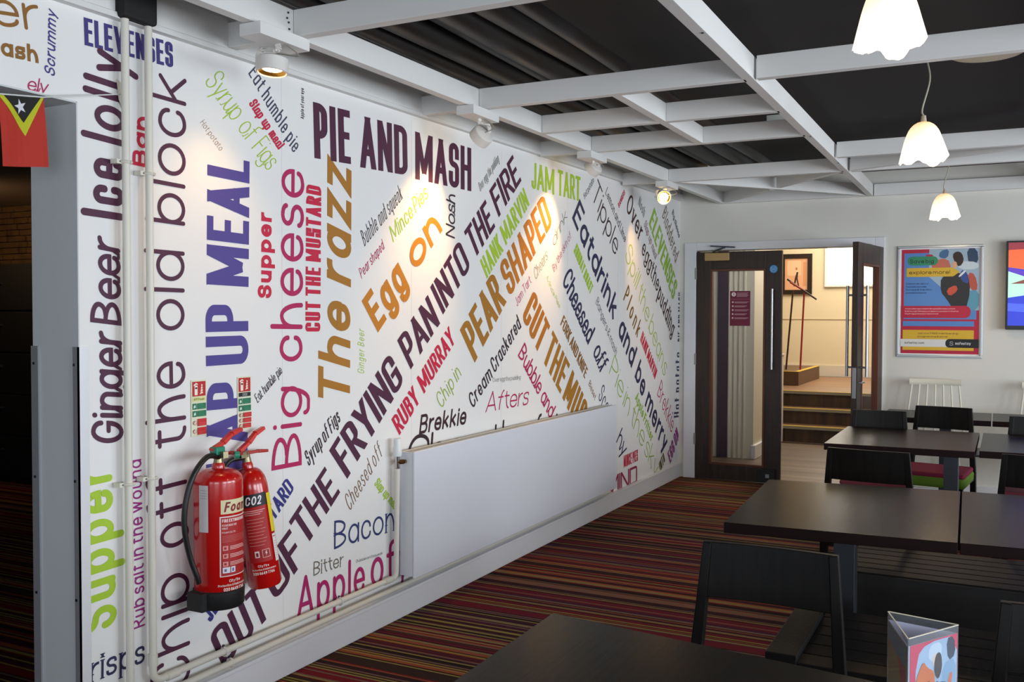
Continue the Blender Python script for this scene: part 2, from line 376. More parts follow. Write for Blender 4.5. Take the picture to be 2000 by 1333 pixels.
# ------------------------------------------------------------------ room shell
D = 8.19; ZC = 2.66
struct = lambda name, bm, m, parent=None, **k: tag(obj(name, bm, m, parent, **k), kind='structure' if parent is None else None)
struct('floor', B(-6.7, 6, -2.5, D, -.05, 0), carpet())
WX = -.21
bm = bmesh.new()
box(bm, WX, 0, 2.0, D+.1, 0, ZC)                    # main run
box(bm, WX, 0, -2.5, 2.0, 2.085, ZC)                # over the opening
box(bm, WX, 0, -2.5, -1.6, 0, 2.085)
wall_left = struct('wall_left', bm, WALL)
# bare painted end of the wall inside the opening
struct('wall_end', B(WX-.002, -.0005, 1.996, 2.0, 0, 2.083), JAMB, wall_left)
struct('soffit', B(WX, -.001, -1.6, 1.996, 2.080, 2.085), JAMB, wall_left)
for x0, x1 in ((WX-.004, WX+.028), (-.020, .003)):
    g = B(x0, x1, 1.990, 1.996, 0, 1.335); struct('corner_guard', g, mat('guard_metal', '#b6b8bd', .4, .6), wall_left)
struct('corner_guard', B(0, .003, 1.99, 2.03, 0, 1.335), mat('guard_clear', '#d8d9dc', .3), wall_left)
bm = bmesh.new()
for z in (1.28, .92, .55):
    for x in (WX+.012, -.012): box(bm, x-.004, x+.004, 1.987, 1.990, z-.004, z+.004)
struct('screw_heads', bm, DSTEEL, wall_left)
# boxing over the wallpaper
def zt(y): return 2.372 + (y-2.3)*.0118
bm = bmesh.new()
vs = [bm.verts.new(p) for y in (-2.5, D) for p in ((0, y, zt(y)), (.030, y, zt(y)), (.030, y, zt(y)+.018), (.022, y, zt(y)+.022), (.022, y, 2.50), (0, y, 2.50))]
for i in range(6): bm.faces.new([vs[i], vs[(i+1) % 6], vs[6+(i+1) % 6], vs[6+i]])
bm.faces.new(vs[:6][::-1]); bm.faces.new(vs[6:])
struct('trim_3', bm, BEAM)
struct('baseboard_left', B(0, .022, 2.0, D, 0, .125), GLOSSW, bevel=.004)
struct('trim_1', B(.0, .030, 2.0, D, .112, .128), GLOSSW, bevel=.003)
# far wall with doorway
DX0, DX1, DZ = .155, 1.625, 2.0
bm = bmesh.new(); box(bm, -.2, DX0, D, D+.12, 0, ZC); box(bm, DX1, 6, D, D+.12, 0, ZC); box(bm, DX0, DX1, D, D+.12, DZ, ZC)
wall_far = struct('wall_far', bm, PAINT)
bm = bmesh.new(); box(bm, .05, DX0, D-.022, D, 0, 2.07); box(bm, DX1, DX1+.075, D-.022, D, 0, 2.07); box(bm, DX0, DX1, D-.022, D, DZ, 2.07)
box(bm, DX0-.012, DX0, D, D+.12, 0, DZ); box(bm, DX1, DX1+.012, D, D+.12, 0, DZ)
struct('trim_2', bm, GLOSSW, bevel=.004)
struct('baseboard_far', B(DX1+.075, 6, D-.02, D, 0, .12), GLOSSW, bevel=.004)
# unseen walls with window openings
def wall_open(name, axis, c0, c1, a0, a1, wins):
    bm = bmesh.new(); cur = a0
    def bx(p, q, z0, z1):
        if axis == 'x': box(bm, c0, c1, p, q, z0, z1)
        else: box(bm, p, q, c0, c1, z0, z1)
    for p, q in wins: bx(cur, p, 0, ZC); bx(p, q, 0, .7); bx(p, q, 2.2, ZC); cur = q
    bx(cur, a1, 0, ZC); return struct(name, bm, PAINT)
wall_open('wall_right', 'x', 6, 6.12, -2.6, D+.12, [(-.35, 1.55), (2.15, 4.05), (4.65, 6.55)])
wall_open('wall_back', 'y', -2.62, -2.5, -6.7, 6.1, [(-.1, 1.7), (2.6, 5.2)])
# ceiling: flat black board plus a lower-left bay of ducts
struct('ceiling', B(-6.7, 6.12, -2.6, D+.12, 2.86, 2.9), BLACK)
struct('ceiling_board', B(.98, 6.0, -2.5, D, 2.60, 2.63), mat('black_board', '#15110f', .8))
for i, (x, z, r) in enumerate([(.12, 2.66, .05), (.27, 2.68, .075), (.42, 2.70, .055), (.55, 2.68, .075), (.72, 2.69, .08), (.88, 2.67, .07)]):
    y = -2.3; pts = []
    while y < 8.1: pts.append((x+.006*math.sin(y*2.1+i), y, z+.008*math.sin(y*1.3+i*2))); y += .35
    tag(obj('ceiling_duct', T(pts, r, 20), DUCT, smooth=True), ['black round duct hard against the left wall above the lattice', 'black duct second from the left wall above the lattice',
        'thin black duct third from the left wall above the lattice', 'black duct fourth from the left wall above the lattice', 'fat black duct fifth from the left wall above the lattice',
        'black duct beside the flat black ceiling board'][i], 'duct', 'black ducts along the ceiling')
# ------------------------------------------------------------------ ceiling lattice
lat = thing('ceiling_lattice', 'white timber lattice of crossing beams hung under the black ceiling', 'lattice', kind='thing')
ZB, ZT, BT = 2.40, 2.493, .045
def xr(y): return .312 + (y-2.0)*.0125
def beam(p, q, z0=ZB, z1=ZT, t=BT):
    bm = bmesh.new(); bar(bm, (p[0], p[1], (z0+z1)/2), (q[0], q[1], (z0+z1)/2), t, z1-z0); return obj('beam', bm, BEAM, lat, bevel=.002)
beam((xr(-2.4)-.02, -2.4), (xr(D)-.02, D-.001), ZB+.001)
LX = 1.604
beam((LX, -2.4), (1.585, D-.001))
beam((2.93, -2.4), (2.93, D-.001))
beam((4.2, -2.4), (4.2, D-.001)); beam((5.5, -2.4), (5.5, D-.001))
for y in (1.35, 2.64, 3.935, 6.70):
    beam((xr(y)+.004, y), (LX-BT/2, y)); beam((.022, y), (xr(y)-.043, y), ZB, ZT-.004)
for y in (4.605, 5.275): beam((xr(y)+.004, y), (.985, y)); beam((1.03, y), (LX-BT/2, y))
beam((.022, 5.275), (xr(5.2)-.043, 5.275), ZB, ZT-.004)
beam((1.007, 3.958), (1.007, 5.298), ZB+.0005, ZT-.001)
for y in (1.35, 2.64, 3.935, 6.095, 6.72):
    for a, b in ((LX+BT/2, 2.907), (2.953, 4.177), (4.223, 5.477)): beam((a, y), (b, y))
beam((.36, D-.024), (1.56, D-.024)); beam((LX+.01, D-.024), (5.9, D-.024))
beam((.42, 6.735), (1.55, 8.12), ZB+.001, ZT-.001, .038)
beam((1.56, 6.735), (1.02, 7.36), ZB+.002, ZT-.002, .038); beam((.95, 7.46), (.43, 8.12), ZB+.002, ZT-.002, .038)
beam((LX+.03, 6.68), (2.85, 6.13), ZB+.001, ZT-.001, .038)
for dy, z in ((-.05, 2.475), (-.056, 2.455), (-.048, 2.442), (-.045, 2.42)):
    yb = 2.64; obj('screw', B(xr(yb)+.001, xr(yb)+.006, yb+dy-.003, yb+dy+.003, z-.003, z+.003), DSTEEL, lat)
for y, x in ((3.2, LX), (5.3, LX), (6.3, LX)): obj('screw', B(x-.004, x+.004, y-.004, y+.004, ZB-.003, ZB), DSTEEL, lat)
tag(obj('ceiling_lamp_disc', (lambda b: (lathe(b, [(.0, 2.575), (.14, 2.575), (.16, 2.585), (.16, 2.60), (0, 2.60)], 32), b)[1])(bmesh.new()), mat('cream_disc', '#cfc6ae', .6), smooth=True),
    'cream round ceiling disc beside the nearest pendant lamp', 'ceiling light').location = (*onZ(1928, 104, 2.58).xy, 0)
tag(obj('junction_box', B(1.30, 1.43, 5.62, 5.72, 2.555, 2.60), mat('box_white', '#c8cfc8', .6), bevel=.004), 'small white junction box on the black ceiling board', 'box')
# ------------------------------------------------------------------ spotlights
GOLD = mat('gold_reflector', '#c8953c', .25, .9)
def spotlight(yb, head, aim, label, e, look=None, spr=40):
    xb = xr(yb); t = thing('spotlight', label, 'spotlight', (xb-.005, yb-.085, ZB), 0, 'spotlights along the wall rail')
    base = Vector((xb-.005, yb-.085, ZB)); rel = lambda p: Vector(p)-base
    bm = B(-.055, .037, -.125, .125, -.042, -.0005); obj('mounting_block', bm, BEAM, t, bevel=.002)
    hd = Vector(head); da = (Vector(aim)-hd).normalized(); d = (Vector(look)-hd).normalized() if look else da; q = d.to_track_quat('Z', 'Y'); M = Matrix.Translation(rel(hd)) @ q.to_matrix().to_4x4()
    bm = bmesh.new(); rs = lathe(bm, [(.0, -.030), (.046, -.030), (.054, -.024), (.055, .022), (.050, .024), (.047, .020)], 32, M)
    obj('lamp_head', bm, mat('spot_white', '#dcd8d2', .4), t, smooth=True)
    bm = bmesh.new(); lathe(bm, [(.047, .020), (.043, .014), (.034, .010)], 32, M); obj('reflector_ring', bm, GOLD, t, smooth=True)
    bm = bmesh.new(); lathe(bm, [(.034, .010), (.018, .013), (0.0005, .014)], 32, M)
    obj('bulb', bm, mat('halogen', '#fff2d8', .3, emit='#ffdfa0', es=14), t, smooth=True)
    s = d.cross(Vector((0, 0, 1))).normalized(); side = rel(hd) + s*.058
    top = Vector((0, 0, -.042)); mid = (top+side)*.5 + s*.03 + Vector((0, 0, .02))
    bm = bmesh.new(); pts = smoothpath([top, top+Vector((0, 0, -.02)), mid, side], 5)
    for a, b in zip(pts, pts[1:]): bar(bm, a, b+(b-a)*.15, .006, .018, up=s)
    obj('bracket', bm, mat('spot_white', '#dcd8d2', .4), t)
    bm = T(smoothpath([top+Vector((.02, .02, 0)), top+Vector((.05, .05, -.035)), rel(hd)-d*.05+Vector((0, .02, 0)), rel(hd)-d*.03], 5), .0022, 6)
    obj('cable', bm, mat('cable_clear', '#8c8678', .4), t, smooth=True)
    l = bpy.data.lights.new('spot_beam', 'SPOT'); l.energy = e; l.color = (1, .58, .22); l.spot_size = math.radians(spr); l.spot_blend = 1.; l.shadow_soft_size = .03
    o = bpy.data.objects.new('spot_beam', l); C.objects.link(o); o.location = hd + d*.03; o.rotation_euler = da.to_track_quat('-Z', 'Y').to_euler()
spotlight(2.63, (.27, 2.57, 2.293), (.04, 2.50, 1.5), 'nearest spotlight, glowing downwards, by the top of the two white pipes', 6, look=(.285, 2.47, 1.3), spr=90)
spotlight(4.02, (.27, 4.06, 2.30), (0, 3.93, 1.74), 'second spotlight, white head tilted at the wall above PIE AND MASH', 30, look=(0, 4.12, 2.12), spr=74)
spotlight(5.39, (.27, 5.49, 2.345), (0, 5.33, 1.82), 'third spotlight from the front, over the green JAM TART lettering', 38, look=(0, 5.55, 2.15), spr=68)
spotlight(6.78, (.27, 6.888, 2.322), (.0, 7.15, 1.85), 'farthest spotlight, gold ring facing the room near the corner', 26, look=(.75, 6.0, 2.02), spr=70)
# ------------------------------------------------------------------ pendant lamps
SHADE = bpy.data.materials.new('shade_glass'); SHADE.use_nodes = True
_b = SHADE.node_tree.nodes['Principled BSDF']; _b.inputs['Base Color'].default_value = rgb('#fff0d8'); _b.inputs['Roughness'].default_value = .3
_tc = SHADE.node_tree.nodes.new('ShaderNodeTexCoord'); _sp = SHADE.node_tree.nodes.new('ShaderNodeSeparateXYZ'); _rp = SHADE.node_tree.nodes.new('ShaderNodeValToRGB')
_mp = SHADE.node_tree.nodes.new('ShaderNodeMapRange'); _mp.inputs['From Min'].default_value = 0; _mp.inputs['From Max'].default_value = .17
_rp.color_ramp.elements[0].color = rgb('#fff6e2'); _rp.color_ramp.elements[0].position = .25; _rp.color_ramp.elements[1].color = rgb('#f0b468'); _rp.color_ramp.elements[1].position = 1
for a, b in ((_tc.outputs['Object'], _sp.inputs[0]), (_sp.outputs['Z'], _mp.inputs[0]), (_mp.outputs[0], _rp.inputs[0]), (_rp.outputs[0], _b.inputs['Emission Color'])): SHADE.node_tree.links.new(a, b)
_b.inputs['Emission Strength'].default_value = .9
def pendant(x, y, z, label, w=.095, ph=0.):
    t = thing('pendant_lamp', label, 'pendant lamp', (x, y, z), 0, 'frilled glass pendant lamps')
    def fr(v, a, r, zz):
        k = max(0, 1-zz/.10)**1.3; rr = 1+.11*k*math.sin(6*a+ph)+.05*k*math.sin(11*a+1+ph)
        return Vector((v.x*rr, v.y*rr, zz + .007*k*math.sin(6*a+1.3+ph) + .009*k*math.sin(3*a+ph) + .003*k*math.sin(13*a+ph)))
    prof = [(w, 0), (w*.97, .02), (w*.93, .045), (w*.86, .08), (w*.81, .096), (w*.75, .111), (w*.68, .125), (w*.58, .139), (w*.46, .150), (w*.30, .159), (w*.12, .163)]; prof[0:1] = [(w*1.0, -.002)]
    prof = prof + [(r*.94, zz-.004) for r, zz in prof[::-1][1:]]
    bm = bmesh.new(); lathe(bm, prof, 60, None, fr); obj('shade', bm, SHADE, t, smooth=True)
    obj('lamp_holder', T([(0, 0, .158), (0, 0, .19)], [.013, .009], 12), mat('holder', '#b8a894', .4), t, smooth=True)
    top = 2.6-z
    obj('cord', T(smoothpath([(0, 0, .188), (-.006, 0, .22), (.022, .0, .22+(top-.22)*.45), (.012, 0, .22+(top-.22)*.75), (0, 0, top)], 6), .0035, 8), mat('cord_grey', '#a9a392', .5), t, smooth=True)
    obj('ceiling_rose', T([(0, 0, top-.02), (0, 0, top)], [.03, .04], 16), mat('holder', '#b8a894', .4), t, smooth=True)
    l = bpy.data.lights.new('pendant_glow', 'POINT'); l.energy = 7; l.color = (1, .8, .52); l.shadow_soft_size = .03
    o = bpy.data.objects.new('pendant_glow', l); C.objects.link(o); o.location = (x, y, z+.03)
pendant(2.262, 2.56, 2.115, 'nearest frilled glass pendant lamp, cut by the top of the picture', .078, .4)
pendant(2.215, 4.50, 2.115, 'middle frilled glass pendant lamp on a twisted cord', .090, 2)
pendant(2.176, 7.20, 2.115, 'farthest, smallest-looking frilled glass pendant lamp above the poster', .093, 3.4)
# ------------------------------------------------------------------ wall lettering
AUB, PUR, MAG, CRI, GOLDc, LIM, NAV, BRN, DRK = '#4a1a38', '#4b3f8c', '#b01656', '#c4163e', '#a8701c', '#a4c62c', '#26284e', '#8a5c1c', '#33202a'
W = [
('er', (-14, 49), (78, 62), (-14, -26), .10, 'r', BRN), ('ash', (2, 108), (75, 124), (2, 73), .2, '', BRN),
('Scrummy', (107, 151), (109, 24), (86, 150), .13, 'i', '#3c3480'), ('ely', (52, 176), (92, 184), (54, 148), .1, 'ris', MAG),
('ELEVENSES', (165, 88), (338, 133), (165, 34), .175, 'q', '#3c3176'),
('Ice', (241, 432), (243, 318), (157, 424), .145, 'r', AUB), ('lolly', (243, 288), (250, 114), (157, 270), .145, 'r', AUB),
('Ban', (287, 328), (289, 230), (258, 327), .2, '', CRI),
('Ginger', (241, 866), (238, 652), (178, 866), .13, 'rs', AUB), ('Beer', (237, 637), (234, 470), (176, 637), .13, 'rs', AUB),
('Supper', (228, 1219), (218, 910), (146, 1205), .15, 'r', LIM),
('Rub salt in the wound', (283, 1222), (275, 880), (257, 1220), .11, 'r', '#97207a'),
('risps', (176, 1334), (282, 1294), (176, 1284), .11, 'f', NAV),
('Chip', (372, 1338), (369, 1112), (292, 1338), .085, 'r', AUB), ('off', (369, 1060), (364, 922), (288, 1058), .085, 'r', AUB),
('the', (364, 868), (361, 704), (284, 866), .085, 'r', AUB), ('old', (360, 646), (360, 492), (281, 645), .085, 'r', AUB), ('block', (361, 442), (364, 155), (283, 440), .085, 'r', AUB),
('MEAL', (485, 561), (487, 316), (403, 559), .18, 'k', PUR), ('UP', (485, 710), (484, 596), (402, 709), .175, 'k', PUR), ('SLAP', (482, 972), (484, 745), (402, 966), .175, 'k', PUR),
('Syrup of Figs', (398, 160), (526, 340), (426, 128), .04, 'ris', LIM), ('Hot potato', (390, 240), (430, 297), (399, 233), .06, 'ri', '#a08468'),
('Eat humble pie', (484.6, 144), (577, 307), (506, 131), .085, '', '#3c3c58'), ('Slap up meal', (485, 203), (545, 296), (498, 189), .15, 'ris', CRI),
('Apple of your eye', (593, 233), (593, 170), (586.5, 233), .14, '', DRK),
('PIE', (614, 309), (685, 321), (615, 200), .175, 'q', AUB), ('AND', (704, 327), (796, 343), (705, 226), .175, 'q', AUB), ('MASH', (811, 350), (920, 374), (811, 257), .175, 'q', AUB),
('Supper', (530, 583), (530, 418), (503, 583), .2, '', CRI),
('cheese', (590, 706), (594, 336), (527, 703), .10, 'r', MAG), ('Big', (589, 909), (590, 753), (530, 905), .10, 'r', MAG),
('CUT THE MUSTARD', (625, 648), (627, 359), (596, 648), .175, 'q', CRI),
('The', (683, 791), (684, 598), (621, 788), .155, 'i', GOLDc), ('razz', (685, 562), (686, 334), (620, 560), .155, 'i', GOLDc),
('Bubble and squeak', (712, 482), (790, 384), (702, 453), .055, 'ri', DRK), ('Pear shaped', (706, 545), (752, 484), (699, 527), .08, 'ri', MAG),
('Mince Pies', (768, 474), (838, 384), (757, 446), .09, 'ri', LIM),
('Egg', (738, 650), (798, 557), (701.6, 595), .18, '', '#c07a18'), ('on', (812, 533), (864, 450), (782, 487), .18, '', '#c07a18'),
('OUT', (436, 1306), (528, 1201), (392, 1257), .175, 'q', AUB), ('OF', (539, 1174), (597, 1090), (499, 1124), .175, 'q', AUB), ('THE', (597, 1070), (664, 962), (561, 1024), .175, 'q', AUB),
('FRYING', (678, 936), (789, 744), (641, 883), .175, 'q', AUB), ('PAN', (802, 722), (859, 632), (771, 672), .175, 'q', AUB), ('INTO', (865, 615), (919, 521), (837, 566), .175, 'q', AUB),
('THE', (927, 507), (967, 443), (902, 459), .175, 'q', AUB), ('FIRE', (974, 425), (1018, 353), (952, 378), .175, 'q', AUB),
('RUBY', (780, 851), (820, 784), (762, 823), .175, 'q', CRI), ('MURRAY', (828, 770), (889, 668), (812, 741), .175, 'q', CRI),
('HANK', (951, 545), (983, 490), (934, 515), .17, 'q', LIM), ('MARVIN', (988, 480), (1034, 400), (973, 449), .17, 'q', LIM),
('PEAR', (927, 709), (988, 592), (895, 650), .175, 'q', GOLDc), ('SHAPED', (996, 581), (1079, 437), (969, 528), .175, 'q', '#b87018'),
('JAM', (1038, 368), (1082, 381), (1041, 317), .17, 'q', LIM), ('TART', (1089, 381), (1133, 394), (1090, 331), .17, 'q', LIM),
('Nosh', (888, 467), (889, 382), (870, 466), .10, 'rs', DRK), ('Over egg the pudding', (938, 375), (977, 312), (931, 362), .07, 'ri', '#77736f'),
('Ginger Beer', (711, 731), (711, 642), (698, 731), .06, 'ri', LIM), ('Chip in', (862, 800), (903, 730), (848, 776), .07, 'r', '#9db64a'),
('Cream', (923, 800), (962, 737), (913, 774), .12, '', DRK), ('Crackered', (966, 730), (1018, 639), (955, 706), .12, '', DRK),
('Brekkie', (818, 849), (909, 829), (819, 811), .15, 'i', '#33141e'), ('Afters', (948, 806), (1031, 791), (952, 766), .08, 'i', MAG),
('Over egg the pudding', (962, 747), (1018, 741), (962, 738), .08, 'f', '#6c6a6a'),
('Bubble and', (1011, 695), (1075, 822), (1026, 672), .11, 'rs', MAG),
('CUT', (1019, 620), (1052, 692), (1046, 573), .175, 'q', '#b06c18'), ('THE', (1059, 703), (1094, 770), (1085, 656), .175, 'q', GOLDc), ('MUS', (1098, 777), (1130, 846), (1122, 731), .175, 'q', GOLDc),
('FORK AND KNIFE', (1094, 634), (1143, 743), (1102, 617), .17, 'q', BRN), ('Bisset', (1149, 752), (1161, 783), (1154, 745), .1, '', BRN),
('Cheesed', (1097, 551), (1148, 675), (1117, 527), .12, 'rs', NAV), ('off', (1157, 690), (1173, 733), (1176, 668), .11, 'ris', NAV),
('SUNDAY ROAST', (1120, 491), (1153, 577), (1129, 481), .175, 'q', LIM),
('Eatdrink', (1117, 426), (1197, 629), (1137, 401), .155, '', NAV), ('and', (1206, 650), (1233, 720), (1222, 620), .155, '', NAV),
('be', (1239, 736), (1254, 778), (1254, 711), .155, '', NAV), ('merry', (1259, 792), (1297, 888), (1274, 764), .155, '', NAV),
('Jam Tart', (1010, 600), (1039, 550), (1004, 585), .08, 'r', '#c04878'), ('drink', (1082, 483), (1108, 425), (1074, 469), .06, 'ri', '#6c6050'), ('Cheers', (1046, 548), (1070, 505), (1038, 532), .06, 'ri', '#9a9470'),
('By the skin of', (1082, 532), (1118, 460), (1076, 522), .09, 'r', '#c0708c'), ('Mince Pies', (1066, 545), (1092, 604), (1070, 539), .1, 'ri', '#b8cc60'),
('Tipple', (1155, 384), (1201, 502), (1172, 361), .075, '', '#3a2a34'), ('Hot potato', (1142, 390), (1161, 354), (1138, 381), .1, 'f', '#4a4648'),
('Lemon and Lime', (1182, 378), (1221, 478), (1189, 372), .10, 'f', '#4a4648'), ('BANGERS', (1209, 407), (1221, 378), (1205, 402), .175, 'q', CRI),
('Over', (1222, 408), (1249, 474), (1237, 389), .11, 'f', '#402018'), ('egg', (1252, 492), (1268, 534), (1265, 477), .1, 'f', '#402018'), ('the', (1269, 538), (1283, 572), (1283, 524), .1, 'f', '#402018'), ('pudding', (1283, 580), (1312, 660), (1295, 562), .11, 'f', '#402018'),
('Nosh', (1246, 400), (1257, 425), (1254, 392), .1, 'f', '#77757a'), ('Slap up meal', (1257, 440), (1280, 510), (1263, 432), .12, 's', '#9c8a8c'),
('ELEVENSES', (1267, 437), (1314, 588), (1280, 412), .17, 'q', '#8fb83a'), ('Bladdered', (1293, 423), (1319, 514), (1303, 409), .08, 'f', '#7a6450'),
('Big cheese', (1312, 417), (1326, 468), (1316, 412), .14, 'r', '#3e4a66'), ('Spill the beans', (1220, 502), (1299, 745), (1234, 480), .07, 'r', '#b4ca70'),
('Plonk', (1217, 585), (1244, 662), (1230, 564), .12, 'w', '#7a5a20'), ('HANK MARVIN', (1250, 665), (1279, 743), (1258, 653), .175, 'q', CRI),
('Brekkie', (1283, 771), (1311, 848), (1294, 748), .07, 'f', '#c05078'), ('PIE AND MASH', (1331, 668), (1333, 568), (1323, 668), .14, 'r', NAV),
('Hot potato', (1327, 815), (1330, 684), (1316, 815), .10, 'f', NAV), ('Bangers & mash', (1163, 592), (1203, 700), (1170, 585), .08, 'r', '#55586a'),
('Pie in the sky', (1189, 730), (1284, 945), (1205, 703), .055, 'r', '#9cbc4c'), ('Apple Fritter', (1240, 780), (1272, 866), (1247, 769), .18, '', '#94bc4c'),
('EGG ON', (1309, 907), (1327, 853), (1301, 893), .18, 'q', '#8c2880'), ('INTO', (1290, 923), (1299, 900), (1284, 912), .17, 'q', '#5c5418'),
('MINCE PIES', (1218, 914), (1246, 900), (1218, 891), .175, 'q', CRI), ('MIND', (1183, 974), (1244, 943), (1183, 937), .175, 'q', '#a01850'),
('hy', (1203, 864), (1216, 897), (1220, 848), .09, 'rs', NAV), ('Scotch', (1168, 778), (1196, 845), (1181, 756), .07, 'f', NAV),
('Chew the fat', (792, 930), (1096, 858), (797, 852), .10, 'rs', '#2c1420'),
('Eat humble pie', (503, 788), (553, 726), (497, 771), .08, 'rs', DRK), ('Syrup of Figs', (603, 912), (668, 818), (591, 888), .12, 'i', DRK),
('Cheesed off', (683, 1000), (749, 886), (671, 972), .055, 'ri', '#7a5c44'), ('Slap up meal', (730, 947), (772, 1000), (740, 933), .14, 'ris', LIM),
('Bacon', (652, 1074), (770, 1036), (653, 1018), .085, 'f', '#28346a'), ('Bitter', (612, 1126), (670, 1106), (612, 1098), .09, 'f', '#6c6458'),
('Bubble and squeak', (695, 1100), (748, 1083), (695, 1094), .12, '', '#777777'),
('Apple', (580, 1211), (712, 1157), (584, 1128), .11, 'r', '#a81660'), ('of', (724, 1152), (771, 1131), (724, 1070), .11, 'r', '#a81660'), ('your', (780, 1126), (850, 1092), (780, 1054), .11, 'r', '#8c1660'),
('JELLY AND CUSTARD', (411, 1217), (577, 951), (397, 1187), .175, 'q', '#2c2c7c'),
]
def wall_word(text, p0, p1, t0, t, style, col, X=.0012):
    P0, P1, T0 = onX(*p0), onX(*p1), onX(*t0)
    a = Vector((P0.y, P0.z)); b = Vector((P1.y, P1.z)); c = Vector((T0.y, T0.z)); u = (b-a).normalized(); v = Vector((-u.y, u.x)); h = (c-a).dot(v)
    if abs(h) < 1e-4: return
    if h < 0: v = -v; h = -h
    polys = word(text, h, (b-a).length, t, style); out = []
    for k, p in polys:
        q = [a+u*w_.x+v*w_.y for w_ in p]
        if a.y < 2.07 and c.y < 2.12: q = clip(q, lambda z: z.x-2.001)
        q = q and clip(q, lambda z: z.y-.129)
        q = q and clip(q, lambda z: (zt(z.x)-.002)-z.y)
        q = q and clip(q, lambda z: D-.001-z.x)
        if q and a.x < 2.3 and a.y >= 2.05:      # parts over the opening stop at the soffit
            if all(z.x < 2.0 for z in q): q = clip(q, lambda z: z.y-2.087)
        if q: out.append((k, q))
    if not out: return
    bm = letter_mesh(out, lambda w_, d: Vector((X+d, w_.x, w_.y)))
    cn = {AUB: 'aubergine', PUR: 'purple', MAG: 'magenta', CRI: 'crimson', GOLDc: 'gold', LIM: 'lime', NAV: 'navy', BRN: 'brown', DRK: 'dark'}.get(col, '')
    o = obj('lettering', bm, mat('ink_'+col.strip('#'), col, .6), wall_left); o['label'] = (cn+' lettering reading '+text).strip()
for wd in W: wall_word(*wd)
# faint seams of the wallpaper drops
for y in (2.93, 3.86, 4.79, 5.72, 6.65, 7.58):
    struct('seam', B(.0002, .0006, y-.0006, y+.0006, .13, 2.37), mat('seam', '#cfcdd2', .8), wall_left)
# ------------------------------------------------------------------ pipes
PIPE = mat('pipe_paint', '#d6d2c6', .4)
def pipe_tube(pts, r=.0125): return T(pts, r, 16)
py1, py2 = 2.150, 2.243
t = thing('water_pipe', 'left of the two white vertical pipes on the lettered wall', 'pipe', (.035, py1, 0), 0, 'white heating pipes')
obj('pipe_run', pipe_tube([(0, 0, .0), (0, 0, 2.40)]), PIPE, t, smooth=True)
t = thing('water_pipe', 'right vertical pipe turning along the wall up to the radiator valve', 'pipe', (.035, py2, 0), 0, 'white heating pipes')
def q(p): return Vector(p)-Vector((.035, py2, 0))
pts = [(.035, py2, 2.40), (.035, py2, .25)] + [(.035, py2+.035-.035*math.cos(a), .25-.035*math.sin(a)) for a in [math.pi/2*k/5 for k in range(1, 6)]] + [(.035, 3.64, .213)] + \
      [(.04, 3.64+.03*math.sin(a), .243-.03*math.cos(a)) for a in [math.pi/2*k/5 for k in range(1, 6)]] + [(.045, 3.672, .722)]
obj('pipe_run', pipe_tube([q(p) for p in pts]), PIPE, t, smooth=True)
for y in (2.30, 3.58): obj('coupling', T([q((.035, y, .213)), q((.035, y+.05, .213))], .0155, 16), PIPE, t, smooth=True)
obj('coupling', T([q((.035, py2, .27)), q((.035, py2, .31))], .0155, 16), PIPE, t, smooth=True)
t = thing('water_pipe', 'lower white pipe just above the skirting running under the radiator', 'pipe', (.04, 2.05, .163), 0, 'white heating pipes')
obj('pipe_run', pipe_tube([(0, -.02, 0), (0, 4.35, 0)]), PIPE, t, smooth=True)
def clamp(y, z, label, horiz=False):
    t = thing('pipe_clamp', label, 'clamp', (0, y, z), 0, 'pipe clamps')
    bm = bmesh.new(); ring = [(.035+.0155*math.cos(a), .0155*math.sin(a)) for a in [2*math.pi*k/16 for k in range(17)]]
    if not horiz: tube(bm, [(x, yy, 0) for x, yy in ring], .006, 6); box(bm, .004, .034, -.034, -.014, -.007, .007)
    else: tube(bm, [(x, 0, yy) for x, yy in ring], .004, 6)
    obj('ring', bm, PIPE, t, smooth=True); obj('stem', T([(0.002, 0, 0), (.02, 0, 0)], .005, 8), DSTEEL, t)
    obj('screw', T([(.03, -.024, 0), (.03, -.016, 0)] if not horiz else [(.03, 0, .016), (.03, 0, .024)], .005, 8), DSTEEL, t)
clamp(py1, 1.92, 'upper clamp round the left vertical pipe'); clamp(py2, 1.895, 'upper clamp round the right vertical pipe')
clamp(py1, .89, 'lower clamp round the left vertical pipe'); clamp(py2, .895, 'lower clamp round the right vertical pipe')
clamp(2.57, .213, 'clamp on the upper horizontal pipe below OUT', True); clamp(2.60, .163, 'clamp on the lower horizontal pipe below OUT', True)
clamp(3.25, .213, 'clamp on the upper horizontal pipe below Apple', True)
tag(obj('pipe_lagging', B(.003, .062, 2.125, 2.262, 2.372, 2.60), mat('black_tape', '#0b090a', .75), bevel=.012), 'black lagging wrapped round the tops of the two white pipes', 'pipe lagging')
# ------------------------------------------------------------------ radiator
RY0, RY1 = 3.705, 6.33
t = thing('radiator', 'long white flat-panel radiator on the lettered wall', 'radiator', (0, RY0, 0)); RL = RY1-RY0
bm = bmesh.new(); box(bm, .105, .118, 0, RL, .205, .800); obj('front_panel', bm, mat('radiator_white', '#d8dae2', .35), t, bevel=.004)
for y0 in (0.002, RL-.008): obj('side_panel', B(.035, .105, y0, y0+.006, .215, .797), mat('radiator_white', '#d8dae2', .35), t, bevel=.002)
obj('rear_panel', B(.03, .042, .01, RL-.01, .22, .78), mat('radiator_white', '#d8dae2', .35), t)
bm = bmesh.new(); box(bm, .036, .048, .008, RL-.008, .785, .797); box(bm, .090, .104, .008, RL-.008, .785, .797)
y = .03
while y < RL-.03: box(bm, .048, .09, y, y+.006, .788, .795); y += .022
obj('top_grille', bm, mat('radiator_cream', '#d3cfc2', .45), t)
